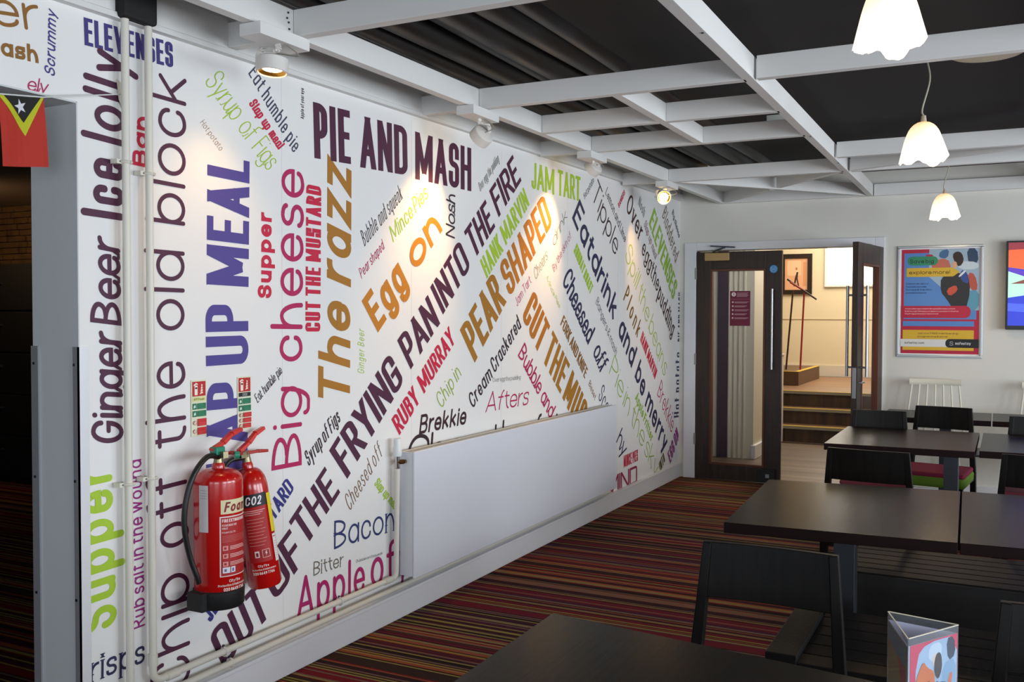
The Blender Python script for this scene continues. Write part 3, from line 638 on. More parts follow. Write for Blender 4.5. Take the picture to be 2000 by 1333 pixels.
for y in (.35, RL-.35): obj('bracket', B(.003, .03, y, y+.03, .25, .78), STEEL, t)
v = thing('radiator_valve', 'white thermostatic valve on the near top corner of the radiator', 'valve', (.045, RY0-.033, .745))
bm = bmesh.new(); lathe(bm, [(.0, .035), (.018, .035), (.021, .045), (.0205, .075), (.018, .08), (.0185, .112), (.016, .118), (0, .118)], 20); obj('valve_head', bm, mat('valve_white', '#dde2e0', .4), v, smooth=True)
bm = bmesh.new(); tube(bm, [(0, 0, -.02), (0, 0, .036)], .0105, 12); obj('valve_body', bm, CHROME, v, smooth=True)
bm = bmesh.new(); tube(bm, [(0, 0, .008), (.02, .022, .008)], .012, 6); tube(bm, [(.02, .022, .008), (.022, .034, .008)], .009, 10); obj('union_nut', bm, mat('brass', '#8a6a40', .3, .9), v)
# ------------------------------------------------------------------ signs above the extinguishers
def sign(y0, kind, label):
    t = thing('safety_sign', label, 'sign', (.002, y0, 1.005), 0, 'extinguisher identification signs')
    bd = B(0, .0025, 0, .071, 0, .199); obj('plate', bd, mat('sign_cream', '#dfe0c4', .5), t, bevel=.0005)
    it = [('#b8161c', rrect(.004, .142, .067, .194))]
    it += [('#efe6d8', rrect(.015, .146, .029, .180, .003)), ('#efe6d8', [(.010, .183), (.022, .190), (.030, .186), (.030, .182), (.022, .184), (.012, .178)]), ('#3a0a0c', rrect(.017, .168, .027, .174))]
    for k in range(4): it.append(('#efdcc8', [(.038+.003*k, .148+.009*k), (.055-.001*k, .152+.009*k), (.050, .160+.008*k), (.044, .156+.009*k)]))
    if kind == 'foam': it += [('#d9d78c', rrect(.004, .124, .067, .139)), txt('AFF Foam', .009, .1275, .008, .052, .18, '', '#3c5a1c')]; n = 2
    else: it += [('#121416', rrect(.004, .124, .067, .139)), txt('CO2', .024, .127, .009, .024, .13, '', '#d8d8d8')]; n = 3
    for k, y in enumerate((.096, .070)):
        it += [('#11704c', rrect(.004, y, .023, y+.021)), ('#11704c', rrect(.026, y, .067, y+.021)), ('#cfe6d8', [(.008, y+.004), (.019, y+.007), (.015, y+.017), (.009, y+.012)])]
        for j in range(3): it.append(('#4f9a7c', rrect(.030, y+.004+.006*j, .062-.004*j, y+.0052+.006*j)))
    hh = .058/n
    for k in range(n):
        y = .006+k*hh*1.05; it += [('#c41c24', rrect(.026, y, .067, y+hh*.88))]
        c = [(.0135+.0075*math.cos(a), y+hh*.44+.0075*math.sin(a)) for a in [2*math.pi*i/16 for i in range(16)]]
        c2 = [(.0135+.0058*math.cos(a), y+hh*.44+.0058*math.sin(a)) for a in [2*math.pi*i/16 for i in range(16)]]
        it += [('#b84a48', c), ('#e3dccb', c2), ('#b84a48', [(.0085, y+hh*.44+.004), (.0095, y+hh*.44+.005), (.0185, y+hh*.44-.004), (.0175, y+hh*.44-.005)])]
        for j in range(2): it.append(('#e06a60', rrect(.030, y+.004+.006*j, .062, y+.0052+.006*j)))
    flatobj('sign_print', it, lambda v, d: Vector((.0026+d*.3, v[0], v[1])), t)
sign(2.449, 'foam', 'left sign, cream and red with a yellow foam band, above the foam extinguisher')
sign(2.677, 'co2', 'right sign with a black band, above the gas extinguisher')
# ------------------------------------------------------------------ fire extinguishers
RED = mat('extinguisher_red', '#b80d0c', .22, 0, .6, coat=.4)
def extinguisher(name, label, loc, r, h, lean, kind, rz):
    t = thing(name, label, 'fire extinguisher', loc, rz, 'fire extinguishers on the wall'); t.rotation_euler = (lean[0], lean[1], rz)
    z0 = .035 if kind == 'foam' else 0
    sh = .05 if kind == 'foam' else .09; nk = .022 if kind == 'foam' else .02
    prof = [(.001, z0), (r*.9, z0), (r, z0+.012), (r, h-sh)] + [(nk+(r-nk)*math.cos(a), h-sh+sh*.85*math.sin(a)) for a in [math.pi/2*k/8 for k in range(1, 9)]] + [(nk, h), (nk*.8, h+.012), (.001, h+.012)]
    bm = bmesh.new(); lathe(bm, prof, 48); obj('cylinder', bm, RED, t, smooth=True)
    if kind == 'foam':
        bm = bmesh.new(); lathe(bm, [(.001, 0), (r*.97, 0), (r*1.03, .006), (r*1.05, .06), (r*1.0, .064)], 40); box(bm, -r*.55, r*.30, -r*1.25, -r*.6, .0, .062, M=Matrix.Rotation(-rz, 4, 'Z'))
        obj('base_boot', bm, mat('boot_black', '#121314', .55), t, smooth=True)
    # label on the body
    def wrap(v, d, rr=r): a = v[0]/rr; return Vector(((rr+.0004+d*.35)*math.cos(a), (rr+.0004+d*.35)*math.sin(a), v[1]))
    def strip(x0, x1, y0, y1, n=7):
        n = 1; return [(0, [Vector((x0+(x1-x0)*i/n, y0)), Vector((x0+(x1-x0)*(i+1)/n, y0)), Vector((x0+(x1-x0)*(i+1)/n, y1)), Vector((x0+(x1-x0)*i/n, y1))]) for i in range(n)]
    it = []
    if kind == 'foam':
        x = -.030
        it += [('#d7cfa4', strip(x-.012, .085, .33, .378)), txt('Foam', x-.002, .337, .034, .095, .2, 'i', '#7c1016')]
        it += [('#e4d6d2', strip(x-.016, .095, .115, .322)), ('#a80f12', strip(x-.012, .091, .118, .318))]
        it += [txt('FIRE EXTINGUISHER', x-.008, .302, .011, .098, .18, '', '#f0dcd8'), txt('PLEASE READ THIS', x-.008, .288, .007, .055, .16, '', '#e8c8c4'), txt('FIRST', x-.008, .277, .007, .02, .16, '', '#e8c8c4'), txt('FOAM  2 LTR', x-.008, .264, .006, .05, .16, '', '#e8c8c4')]
        for k in range(5): it.append(('#c86a66', strip(x-.008, .07, .254-.005*k, .2552-.005*k)))
        for k in range(3):
            y = .205-.027*k; it += [('#d89088', strip(x-.006, x+.012, y, y+.016, 3)), ('#a80f12', strip(x-.002, x+.006, y+.004, y+.012, 2))]
            for j in range(3): it.append(('#e6b8b0', strip(x+.018, .06-.006*j, y+.002+.005*j, y+.0042+.005*j)))
        it += [('#ddd8e2', strip(x-.007, x+.018, .128, .148, 3)), ('#ddd8e2', strip(x+.021, x+.037, .128, .148, 2)), ('#6a6488', strip(x-.002, x+.006, .133, .142, 2)), ('#6a6488', strip(x+.025, x+.032, .132, .143, 2))]
        it += [txt('City Fire', x+.014, .095, .010, .045, .14, 'f', '#f0d8d0'), txt('Protection & Maintenance', x-.022, .082, .008, .11, .14, 'f', '#f0d8d0'), txt('020 8649 7766', x-.004, .066, .011, .085, .16, 'f', '#f8e8e0')]
        it += [('#c9c4c6', strip(-.116, -.082, .27, .43, 4))]
        for k in range(4): it.append(('#8e888c', strip(-.112, -.086, .385+.009*k, .3865+.009*k, 4)))
    else:
        it += [('#15171c', strip(-.035, .062, .305, .352)), txt('CO2', -.022, .312, .032, .058, .16, 'i', '#e6e6ea')]
        it += [('#a80f12', strip(-.035, .052, .1, .302))]
        for k in range(3): it.append(('#e0b0aa', strip(-.03, .048-.01*k, .290-.007*k, .2925-.007*k)))
        for k in range(9): it.append(('#cf8880', strip(-.026, .04-.006*(k % 3), .258-.012*k, .2598-.012*k)))
        it += [('#e8d8d4', strip(-.012, .004, .118, .142, 3)), ('#7c1016', strip(-.008, .0, .122, .136, 2)), ('#e0b0aa', strip(.014, .042, .115, .145, 3)), ('#98100f', strip(.016, .040, .117, .143, 3)), ('#f2e6e0', [(.028, .139), (.024, .130), (.028, .131), (.026, .121), (.032, .133), (.028, .132), (.031, .139)])]
        it += [txt('City Fire', -.008, .082, .009, .04, .14, 'f', '#f0d8d0'), txt('Protection & Maintenance', -.03, .070, .007, .09, .14, 'f', '#f0d8d0'), txt('020 8649 7766', -.028, .055, .010, .08, .16, 'f', '#f8e8e0')]
        it += [('#e3cc1c', strip(.062, .088, .20, .345, 4)), ('#e8dede', strip(.062, .082, .09, .192, 4)), ('#b03030', strip(.066, .078, .18, .184, 2))]
        for k in range(8): it.append(('#c08888', strip(.066, .078, .1+.009*k, .1012+.009*k, 2)))
    flatobj('label_print', it, wrap, t, off=.0003, cut=.005)
    # valve, levers
    bm = bmesh.new(); tube(bm, [(0, 0, h+.008), (0, 0, h+.045)], [.017, .013], 14); bar(bm, (-.02, 0, h+.04), (.045, 0, h+.042), .02, .022); obj('valve', bm, mat('valve_brass', '#8c8466', .3, .8), t, smooth=True)
    a0 = math.radians(86)-rz; dx, dy = math.cos(a0), math.sin(a0)
    bm = bmesh.new(); pts = [(-.03*dx, -.03*dy, h+.055), (.02*dx, .02*dy, h+.078), (.06*dx, .06*dy, h+.105), (.105*dx, .105*dy, h+.118)]
    for a, b in zip(pts, pts[1:]): bar(bm, a, b, .022, .017, w2=.020, h2=.013)
    obj('squeeze_lever', bm, mat('lever_red', '#cc2413', .3), t, bevel=.002)
    bm = bmesh.new(); pts = [(-.02*dx, -.02*dy, h+.045), (.06*dx, .06*dy, h+.038), (.105*dx, .105*dy, h+.030)]
    for a, b in zip(pts, pts[1:]): bar(bm, a, b, .022, .014, w2=.020, h2=.011)
    obj('carry_handle', bm, mat('lever_red2', '#a81c10', .3), t, bevel=.002)
    if kind == 'foam':
        obj('safety_tag', B(-.012, .022, -.03, .012, h+.040, h+.068, M=Matrix.Rotation(-rz, 4, 'Z')), mat('tag_green', '#1c8468', .4), t, bevel=.004)
        bm = bmesh.new(); tube(bm, [(.03, .045, h+.035), (.036, .06, h+.035)], .013, 14); obj('pressure_gauge', bm, mat('tag_green', '#1c8468', .4), t, smooth=True)
        Ri = Matrix.Rotation(-rz, 3, 'Z'); hp = []
        for p_, X_ in (((428, 893), .115), ((405, 893), .13), ((380, 925), .14), ((364, 975), .135), ((360, 1030), .13), ((370, 1085), .13), ((384, 1125), .14), ((388, 1140), .14)): hp.append(Ri @ (onX(p_[0], p_[1], X_)-Vector(loc)))
        bm = T(smoothpath(hp, 6), .0095, 12)
        obj('hose', bm, mat('hose_black', '#101010', .45), t, smooth=True)
    else:
        bm = T(smoothpath([(.02, -.012, h+.03), (.05, -.05, h+.03), (.06, -.075, h), (.03, -.09, h-.07)], 6), .009, 12); obj('discharge_horn', bm, mat('hose_black', '#101010', .45), t, smooth=True)
AIMA = math.radians(-40)
extinguisher('fire_extinguisher', 'large red foam extinguisher with black hose and black base, hung left', (.108, 2.470, .425), .083, .485, (0, 0), 'foam', math.radians(-12))
extinguisher('fire_extinguisher', 'slimmer red gas extinguisher hung right of the foam one', (.100, 2.715, .430), .062, .455, (math.radians(8), 0), 'co2', math.radians(-54))
# ------------------------------------------------------------------ flag on a string
P0, P1, P2 = onX(-30, 181, .035), onX(84, 190, .030), onX(240, 184, .01)
t = thing('flag_string', 'white string stretched across the opening and taped to the wall', 'string', P2)
bm = T([p-P2 for p in (P0 + (P0-P1)*2, P0, P1, P2)], .0022, 6); obj('string', bm, mat('string_white', '#d4d6d2', .6), t)
bm = bmesh.new(); c = Vector((0, P2.y, P2.z)); poly = [(-.02, .045), (.008, .03), (.022, -.05), (.012, -.06), (-.012, -.02)]
vs = [bm.verts.new(Vector((-.006+.002, a, b))) for a, b in poly] + [bm.verts.new(Vector((-.0075+.002, a, b))) for a, b in poly]
bm.faces.new(vs[:5]); bm.faces.new(vs[5:][::-1])
for i in range(5): bm.faces.new([vs[i], vs[(i+1) % 5], vs[5+(i+1) % 5], vs[5+i]])
obj('tape', bm, mat('tape_cream', '#cfcabb', .35), t)
FA, FB = onX(-4, 185.5, .028), onX(83, 192, .024); FC = onX(94, 327, .024); FD = onX(3, 325, .034)
fl = thing('hanging_flag', 'red flag with black and yellow triangles and a white star hanging from the string', 'flag', FB)
def fmap(v, d):
    u_, w_ = v[0], v[1]; top = FA.lerp(FB, u_); bot = FD.lerp(FC, u_); p = top.lerp(bot, w_) - FB; p.x += .005*math.sin(u_*7+w_*2) + d; return p
def grid(x0, x1, y0, y1, n=8): return [(0, [Vector((x0+(x1-x0)*i/n, y0+(y1-y0)*j/n)), Vector((x0+(x1-x0)*(i+1)/n, y0+(y1-y0)*j/n)), Vector((x0+(x1-x0)*(i+1)/n, y0+(y1-y0)*(j+1)/n)), Vector((x0+(x1-x0)*i/n, y0+(y1-y0)*(j+1)/n))]) for i in range(n) for j in range(n)]
def tri(x0, x1, xt, yt, n=12):
    out = []
    for j in range(n):
        for i in range(n):
            def P(i, j): w_ = j/n; l = x0+(xt-x0)*w_; r = x1+(xt-x1)*w_; return Vector((l+(r-l)*i/n, yt*w_))
            a, b, c_, d_ = P(i, j), P(i+1, j), P(i+1, j+1), P(i, j+1)
            out.append((0, [a, b, c_, d_] if j < n-1 else [a, b, c_]))
    return out
def tilt_star(cx, cy, r, rot): return [(0, [Vector((cx, cy)), Vector((cx+r*math.cos(a)*1.0, cy+r*math.sin(a)*.72)), Vector((cx+r*.4*math.cos(a+math.pi/5), cy+r*.4*.72*math.sin(a+math.pi/5)))]) for a in [rot+2*math.pi*k/5 for k in range(5)]] + \
    [(0, [Vector((cx, cy)), Vector((cx+r*math.cos(a)*1.0, cy+r*math.sin(a)*.72)), Vector((cx+r*.4*math.cos(a-math.pi/5), cy+r*.4*.72*math.sin(a-math.pi/5)))]) for a in [rot+2*math.pi*k/5 for k in range(5)]]
it = [(mat('flag_red', '#b02a1c', .8), grid(0, 1, 0, 1)), (mat('flag_yellow', '#b6b81c', .8), tri(.0, 1, .56, .56)), (mat('flag_black', '#161614', .8), tri(.10, .94, .54, .37)), (mat('flag_white', '#d4d6dc', .8), tilt_star(.47, .145, .16, -.25-math.pi/2))]
o = flatobj('cloth', it, fmap, fl, off=.0008)
# ------------------------------------------------------------------ room beyond the opening on the left
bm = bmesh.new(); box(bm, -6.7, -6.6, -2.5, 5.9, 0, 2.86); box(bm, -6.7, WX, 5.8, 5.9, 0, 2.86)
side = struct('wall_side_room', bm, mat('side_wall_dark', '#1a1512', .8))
zc0 = onY(30, 515, 5.22).z; zc1 = onY(30, 402, 5.75).z
bm = bmesh.new(); r = 0; z = zc0-.25
while z < zc1+.02:
    x = -6.5
    while x < -4.0:
        wd = random.choice((.05, .08, .11, .15)); box(bm, x+.002, x+wd-.002, 5.78-random.uniform(0, .02), 5.80, z+.002, z+.05); x += wd
    z += .055
tag(obj('stone_cladding', bm, mat('stone_brown', '#8a6434', .7, var=.85, bscale=9), side), kind='stuff')
struct('ceiling_side_room', B(-6.6, WX, -2.5, 5.8, zc1, zc1+.04), mat('side_ceiling', '#a08a70', .7))
xh = onY(3, 600, 5.2).x
t = thing('dark_cabinet', 'black cabinet with small steel handles seen through the left opening', 'cabinet', (xh, 5.22, 0))
obj('body', B(-.9, .75, 0, .5, 0, zc0), mat('cabinet_black', '#0b0a0a', .6), t, bevel=.01)
for i in range(5):
    for x0 in (-.86, -.19):
        z0 = .06+(zc0-.1)/5*i; d = obj('drawer', B(x0, x0+.65, -.02, 0, z0, z0+(zc0-.1)/5-.015), mat('cabinet_black', '#0b0a0a', .6), t, bevel=.004)
        obj('handle', B(x0+.11, x0+.19, -.04, -.02, z0+.22, z0+.232), CHROME, d)
# ------------------------------------------------------------------ doors
def door_leaf(name, wd, zt_, gx0, gx1, gz0, gz1, th=.045):
    e = bpy.data.objects.new(name, None); C.objects.link(e); e['kind'] = 'structure'
    DW = grain('door_wood', '#221812', '#38271c', .4, 2, 50)
    obj('stile', B(0, gx0, 0, th, .006, zt_), DW, e, bevel=.003); obj('stile', B(gx1, wd, 0, th, .006, zt_), DW, e, bevel=.003)
    obj('rail', B(gx0, gx1, 0, th, gz1, zt_), DW, e, bevel=.003); obj('rail', B(gx0, gx1, 0, th, .006, gz0), DW, e, bevel=.003)
    bm = bmesh.new(); b = .018; RW = mat('bead_wood', '#5a2c16', .4)
    for a in ((gx0, gx0+b, gz0, gz1), (gx1-b, gx1, gz0, gz1), (gx0+b, gx1-b, gz0, gz0+b), (gx0+b, gx1-b, gz1-b, gz1)): box(bm, a[0], a[1], -.003, th+.003, a[2], a[3])
    obj('glazing_bead', bm, RW, e)
    gm = mat('pane_glass', '#ffffff', .02, trans=1.); MATS['pane_glass'].node_tree.nodes['Principled BSDF'].inputs['IOR'].default_value = 1.05
    obj('pane', B(gx0+b, gx1-b, th/2-.003, th/2+.003, gz0+b, gz1-b), gm, e)
    return e
def pull(e, x, y, z0, z1, sgn):
    bm = bmesh.new(); tube(bm, [(x, y, z0), (x, y, z1)], .011, 14)
    for z in (z0+.07, z1-.07): tube(bm, [(x, y, z), (x, y-sgn*.05, z)], .008, 10)
    obj('pull_handle', bm, STEEL, e, smooth=True)
d1 = door_leaf('door_1', .735, 1.985, .125, .60, .135, 1.835); d1.location = (.158, D-.02, 0)
pull(d1, .665, -.05, .98, 1.66, -1)
obj('door_closer', B(.085, .30, -.055, 0, 1.905, 1.975), mat('closer_steel', '#b09468', .35, .8), d1, bevel=.004)
bm = bmesh.new(); bar(bm, (.15, -.03, 1.985), (.26, -.05, 2.02), .02, .012); bar(bm, (.13, -.03, 2.035), (.34, -.02, 2.02), .02, .012); obj('closer_arm', bm, DSTEEL, d1)
bm = bmesh.new(); lathe(bm, [(.0, 0), (.034, 0), (.034, .002), (0, .002)], 28, Matrix.Translation((.665, 0, 1.828)) @ Matrix.Rotation(math.pi/2, 4, 'X')); obj('round_sticker', bm, mat('sticker_blue', '#1f86c8', .4), d1)
flatobj('sticker_text', [('#bfe0f4', [(.665+.026*math.cos(a), 1.828+.026*math.sin(a)) for a in [2*math.pi*k/20 for k in range(20)]]), ('#1f86c8', [(.665+.0235*math.cos(a), 1.828+.0235*math.sin(a)) for a in [2*math.pi*k/20 for k in range(20)]]), txt('Fire door', .645, 1.832, .008, .04, .16, '', '#d8ecf8'), txt('keep shut', .647, 1.818, .008, .036, .16, '', '#d8ecf8')], lambda v, d: Vector((v[0], -.0025-d*.4, v[1])), d1)
it = [('#6c1230', rrect(.293, 1.345, .468, 1.645)), ('#e8d8da', [(.325+.019*math.cos(a), 1.617+.019*math.sin(a)) for a in [2*math.pi*k/16 for k in range(16)]]), txt('!', .3235, 1.604, .026, None, .2, '', '#6c1230')]
for k in range(4): it.append(('#c8a0ac', rrect(.352, 1.626-.010*k, .452-.01*(k % 2), 1.630-.010*k)))
it.append(('#a87080', rrect(.298, 1.575, .463, 1.577)))
for k in range(5):
    y = 1.545-.034*k; it.append(('#e0c0c4', [(.318+.008*math.cos(a), y+.004+.008*math.sin(a)) for a in [2*math.pi*j/8 for j in range(8)]]))
    for j in range(2): it.append(('#c8a0ac', rrect(.334, y+.004-.008*j, .455-.03*(j+k % 2)*.5, y+.0075-.008*j)))
flatobj('notice', it, lambda v, d: Vector((v[0], .016-d*.4, v[1])), d1)
obj('door_holder', B(.55, .70, -.05, 0, .02, .13), BLK, d1, bevel=.004); obj('holder_button', B(.625, .655, -.056, -.05, .06, .09), mat('btn', '#9aa0a4', .4), d1)
bm = bmesh.new()
for z in (.3, 1.0, 1.75): box(bm, -.014, .004, -.006, .02, z, z+.1)
obj('hinge', bm, STEEL, d1)
d2 = door_leaf('door_2', .72, 1.985, .125, .60, .135, 1.835); d2.location = (1.648, D-.03, 0)
d2.rotation_euler = (0, 0, math.radians(-98))
pull(d2, .655, .095, .98, 1.66, 1); pull(d2, .655, -.05, .98, 1.66, -1)
obj('lock_plate', B(.7202, .7225, .008, .037, .82, 1.05), STEEL, d2, bevel=.001)
obj('lever_handle', B(.62, .70, .045, .075, .93, .945), STEEL, d2, bevel=.003)
bm = bmesh.new(); bar(bm, (.28, .02, 1.99), (.05, -.16, 2.01), .02, .012); obj('closer_arm', bm, DSTEEL, d2)
# ------------------------------------------------------------------ lobby
LW = grain('lobby_wood', '#463830', '#7a685a', .4, 0, 9)
STW = grain('stair_wood', '#2a1a10', '#4e3620', .4, 2, 14)
LAND = grain('landing_wood', '#7a5a40', '#96745a', .4, 0, 14)
CREAM = mat('lobby_cream', '#d8ccb0', .7)
fl_ = struct('floor_lobby', B(-1.5, 3.1, D, 14.6, -.05, -.001), LW)
bm = bmesh.new(); box(bm, -1.6, 3.2, 14.6, 14.7, 0, 3.4)
lb = struct('wall_lobby_far', bm, CREAM); struct('dado_line', B(-1.6, 3.2, 14.59, 14.6, 1.375, 1.383), mat('dado', '#b8a88a', .7), lb)
struct('baseboard_lobby', B(-1.6, 3.2, 14.575, 14.6, .535, .70), mat('lobby_skirt', '#cfc8bc', .5))
struct('wall_lobby_right', B(3.1, 3.2, D+.12, 14.6, 0, 3.4), CREAM); struct('wall_lobby_left', B(-1.6, -1.5, D+.12, 14.6, 0, 3.4), CREAM)
bm = bmesh.new(); box(bm, -1.5, -.006, 9.53, 9.62, 0, 3.4); lwb = struct('wall_lobby_return', bm, mat('return_paint', '#d9d4c4', .7))
bm = bmesh.new(); box(bm, .10, .36, 9.52, 9.62, 0, 3.4); box(bm, .28, .36, 9.62, 10.6, 0, 3.4); struct('wall_lobby_pier', bm, mat('return_paint', '#d9d4c4', .7))
bm = bmesh.new()
for x in (.115, .165, .215, .265): tube(bm, [(x, 9.52, .0), (x, 9.52, 3.3)], .017, 10)
struct('pier_moulding', bm, mat('return_paint', '#d9d4c4', .7), smooth=True)
struct('baseboard_pier', (lambda b: (box(b, .34, .385, 9.50, 10.6, 0, .14), b)[1])(bmesh.new()), GLOSSW, bevel=.006)
struct('curtain_strip', B(-.006, .100, 9.51, 9.54, 0, 3.0), mat('purple_grey', '#4e4250', .8))
struct('ceiling_lobby', B(-1.6, 3.2, D+.12, 14.7, 3.4, 3.45), CREAM)
st = thing('staircase', 'three dark wooden steps with yellow nosings in the lobby beyond the doors', 'stairs', (0, 11.04, 0))
NOSE = mat('nosing_yellow', '#c8a834', .5); SLIP = mat('nosing_grey', '#8a8272', .5)
for i in range(3):
    y = .28*i; z = .178*(i+1); e = (3.5-y) if i == 2 else .30
    s = obj('step', B(-1.4, 3.05, y+.02, y+e, z-.178, z-.004), STW, st)
    obj('tread', B(-1.4, 3.05, y, y+e, z-.004, z), LAND, s); obj('nosing', B(-1.4, 3.05, y-.004, y+.05, z, z+.004), NOSE, s); obj('nosing_face', B(-1.4, 3.05, y-.006, y+.002, z-.03, z-.001), SLIP, s)
st2 = thing('side_step', 'short wooden side step with a yellow nosing up on the landing', 'step', (.0, 12.5, .536))
obj('step', B(-.9, .255, 0, 1.6, 0, .175), mat('side_step_wood', '#5a4028', .5), st2); obj('nosing', B(-.9, .262, -.004, .05, .175, .180), NOSE, st2); obj('nosing', B(.20, .262, .05, 1.6, .175, .180), NOSE, st2)
t = thing('newel_post', 'white newel post beside the closed door leaf edge', 'post', (.345, 10.98, 0)); obj('post', B(-.04, .015, -.04, .03, 0, .98), GLOSSW, t, bevel=.005); obj('cap', B(-.05, .025, -.05, .04, .98, 1.0), GLOSSW, t, bevel=.005)
pc = thing('framed_picture', 'dark-framed warm-toned picture on the lobby wall', 'picture', (-.40, 14.59, 1.75))
bm = bmesh.new(); Wp, Hp, b = .46, .60, .065
for a in ((0, Wp, 0, b), (0, Wp, Hp-b, Hp), (0, b, b, Hp-b), (Wp-b, Wp, b, Hp-b)): box(bm, a[0], a[1], -.03, 0, a[2], a[3])
obj('frame', bm, mat('frame_dark', '#20140f', .4), pc, bevel=.003)
flatobj('picture_print', [('#d8a480', rrect(b, b, Wp-b, Hp-b)), ('#e2bc98', rrect(.10, .28, .30, .50, .02)), ('#c88e68', rrect(.33, .12, .375, .48, .01)), ('#3a2418', [(.19, .12), (.21, .24), (.235, .33), (.26, .33), (.25, .24), (.275, .12), (.255, .12), (.235, .22), (.21, .12)]), ('#b06a48', rrect(.22, .36, .245, .40, .01))], lambda v, d: Vector((v[0], -.008-d, v[1])), pc)
wn = bpy.data.objects.new('window_1', None); C.objects.link(wn); wn['kind'] = 'structure'; wn.location = (.27, 14.59, 1.885)
obj('pane', B(0, .9, -.004, 0, 0, .75), mat('bright_daylight', '#ffffff', .3, emit='#f6fbff', es=2.2), wn)
bm = bmesh.new(); box(bm, 0, .9, -.03, 0, -.03, 0); box(bm, -.03, 0, -.03, 0, -.03, .75); box(bm, .9, .93, -.03, 0, -.03, .75); obj('frame', bm, GLOSSW, wn)
t = thing('coat_stand', 'tall thin red and black tripod stand crossed at the top, in the lobby', 'stand', (.10, 12.9, .715))
for a, b2, c_ in (((-.08, 0, 0), (.0, 0, 1.05), '#3a1612'), ((.10, .02, 0), (.14, .02, 1.02), '#9a1c22'), ((-.08, .02, 1.20), (.30, .0, .93), '#2c1814'), ((-.04, 0, 1.16), (.12, 0, 1.06), '#801c18')):
    obj('rod', T([a, b2], .012, 8), mat('rod_'+c_[1:], c_, .4), t, smooth=True)
# ------------------------------------------------------------------ poster and television
px0, pz0, pw, ph_ = 1.795, 1.110, .617, .880
ps = thing('poster', 'framed advertising poster reading Save big explore more on the far wall', 'poster', (px0, D-.001, pz0))
bm = bmesh.new(); b = .018
for a in ((0, pw, 0, b), (0, pw, ph_-b, ph_), (0, b, b, ph_-b), (pw-b, pw, b, ph_-b)): box(bm, a[0], a[1], -.016, 0, a[2], a[3])
obj('frame', bm, mat('snap_frame', '#a9aeb0', .3, .6), ps, bevel=.003); obj('backing', B(b, pw-b, -.004, 0, b, ph_-b), mat('paper_white', '#e6e8ea', .5), ps)
RD, BL, YL = '#b81c3e', '#5487c8', '#d8b030'
def chaikin(pts, n=2):
    for _ in range(n):
        if len(pts) < 4: break
        out = []
        for i in range(len(pts)):
            a, b_ = pts[i], pts[(i+1) % len(pts)]
            out += [(a[0]*.75+b_[0]*.25, a[1]*.75+b_[1]*.25), (a[0]*.25+b_[0]*.75, a[1]*.25+b_[1]*.75)]
        pts = out
    return pts
def pimg(x0, y0, x1, y1):
    """musician with backpack, seen from behind, as flat printed shapes"""
    W_, H_ = x1-x0, y1-y0; P = lambda pts: [(x0+a*W_, y0+b_*H_) for a, b_ in chaikin(pts, 1)]
    return [('#9db6c8', [(x0+a*W_, y0+b_*H_) for a, b_ in [(.08, 1), (1, 1), (1, 0), (.72, .0), (.62, .12), (.25, .42), (.08, .55)]]), ('#3e6a94', P([(.28, .97), (.45, 1), (.42, .84), (.25, .86)])), ('#24405e', P([(.76, 1), (.95, 1), (.98, .76), (.80, .74)])),
            ('#c46a54', P([(.12, .80), (.42, .86), (.50, .66), (.15, .60)])), ('#c9d6e0', P([(.60, .80), (.98, .78), (.98, .66), (.62, .66)])), ('#b85244', P([(.80, .62), (.92, .58), (.98, .35), (.90, .30), (.78, .42)])),
            ('#5a98b4', P([(.74, .30), (1, .34), (1, 0), (.72, .0)])), ('#22262c', P([(.30, .55), (.52, .62), (.80, .58), (.84, .30), (.76, .0), (.55, .0), (.40, .20), (.30, .30)])), ('#2c4c94', P([(.66, .66), (.78, .62), (.82, .42), (.66, .48)])),
            ('#2a1814', P([(.50, .90), (.58, .96), (.68, .93), (.72, .80), (.64, .70), (.56, .76)])), ('#e0a884', P([(.50, .78), (.58, .80), (.60, .70), (.52, .68)])), ('#c8503a', P([(.40, .34), (.58, .42), (.62, .32), (.46, .22)])), ('#dfe6ea', P([(.62, .56), (.74, .66), (.76, .63), (.64, .53)]))]
a0, a1, c0, c1 = .03, pw-.025, .028, ph_-.028
it = [(RD, rrect(a0, c0, a1, c1)), (BL, rrect(a0+.02, .30, a1-.02, c1-.03))] + pimg(.20, .37, a1-.002, c1-.001)
it += [(RD, rrect(.205, .775, .26, .81, .015)), ('#2c8a62', rrect(a0+.045, .725, a0+.265, .795, .034)), txt('Save big', a0+.062, .742, .032, .178, .16, 'r', '#123828'),
       (YL, rrect(a0+.038, .635, a0+.375, .705, .006)), (YL, [(a0+.375, .705), (a0+.42, .67), (a0+.375, .635)]), txt('explore more!', a0+.056, .655, .030, .30, .14, 'r', '#4a3810')]
for i, s in enumerate(('Discover all our', 'hostels across', 'Europe & the UK in', '2026 locations')): it.append(txt(s.replace('2026 ', 'prime '), a0+.036, .575-.024*i, .013, [.17, .15, .195, .15][i], .15, 'r', '#16306a'))
it += [(RD, rrect(a0, .31, a1-.06, .405, .04)), (RD, rrect(a0, .31, .2, .405))]
for i, s in enumerate(('Athens Barcelona Berlin Brussels Bratislava Cork', 'Edinburgh Glasgow Lisbon London Madrid', 'Pisa Prague Warsaw Vienna York')): it.append(txt(s, a0+.03, .378-.020*i, .010, [.37, .39, .25][i], .15, 'r', '#f0c8d0'))
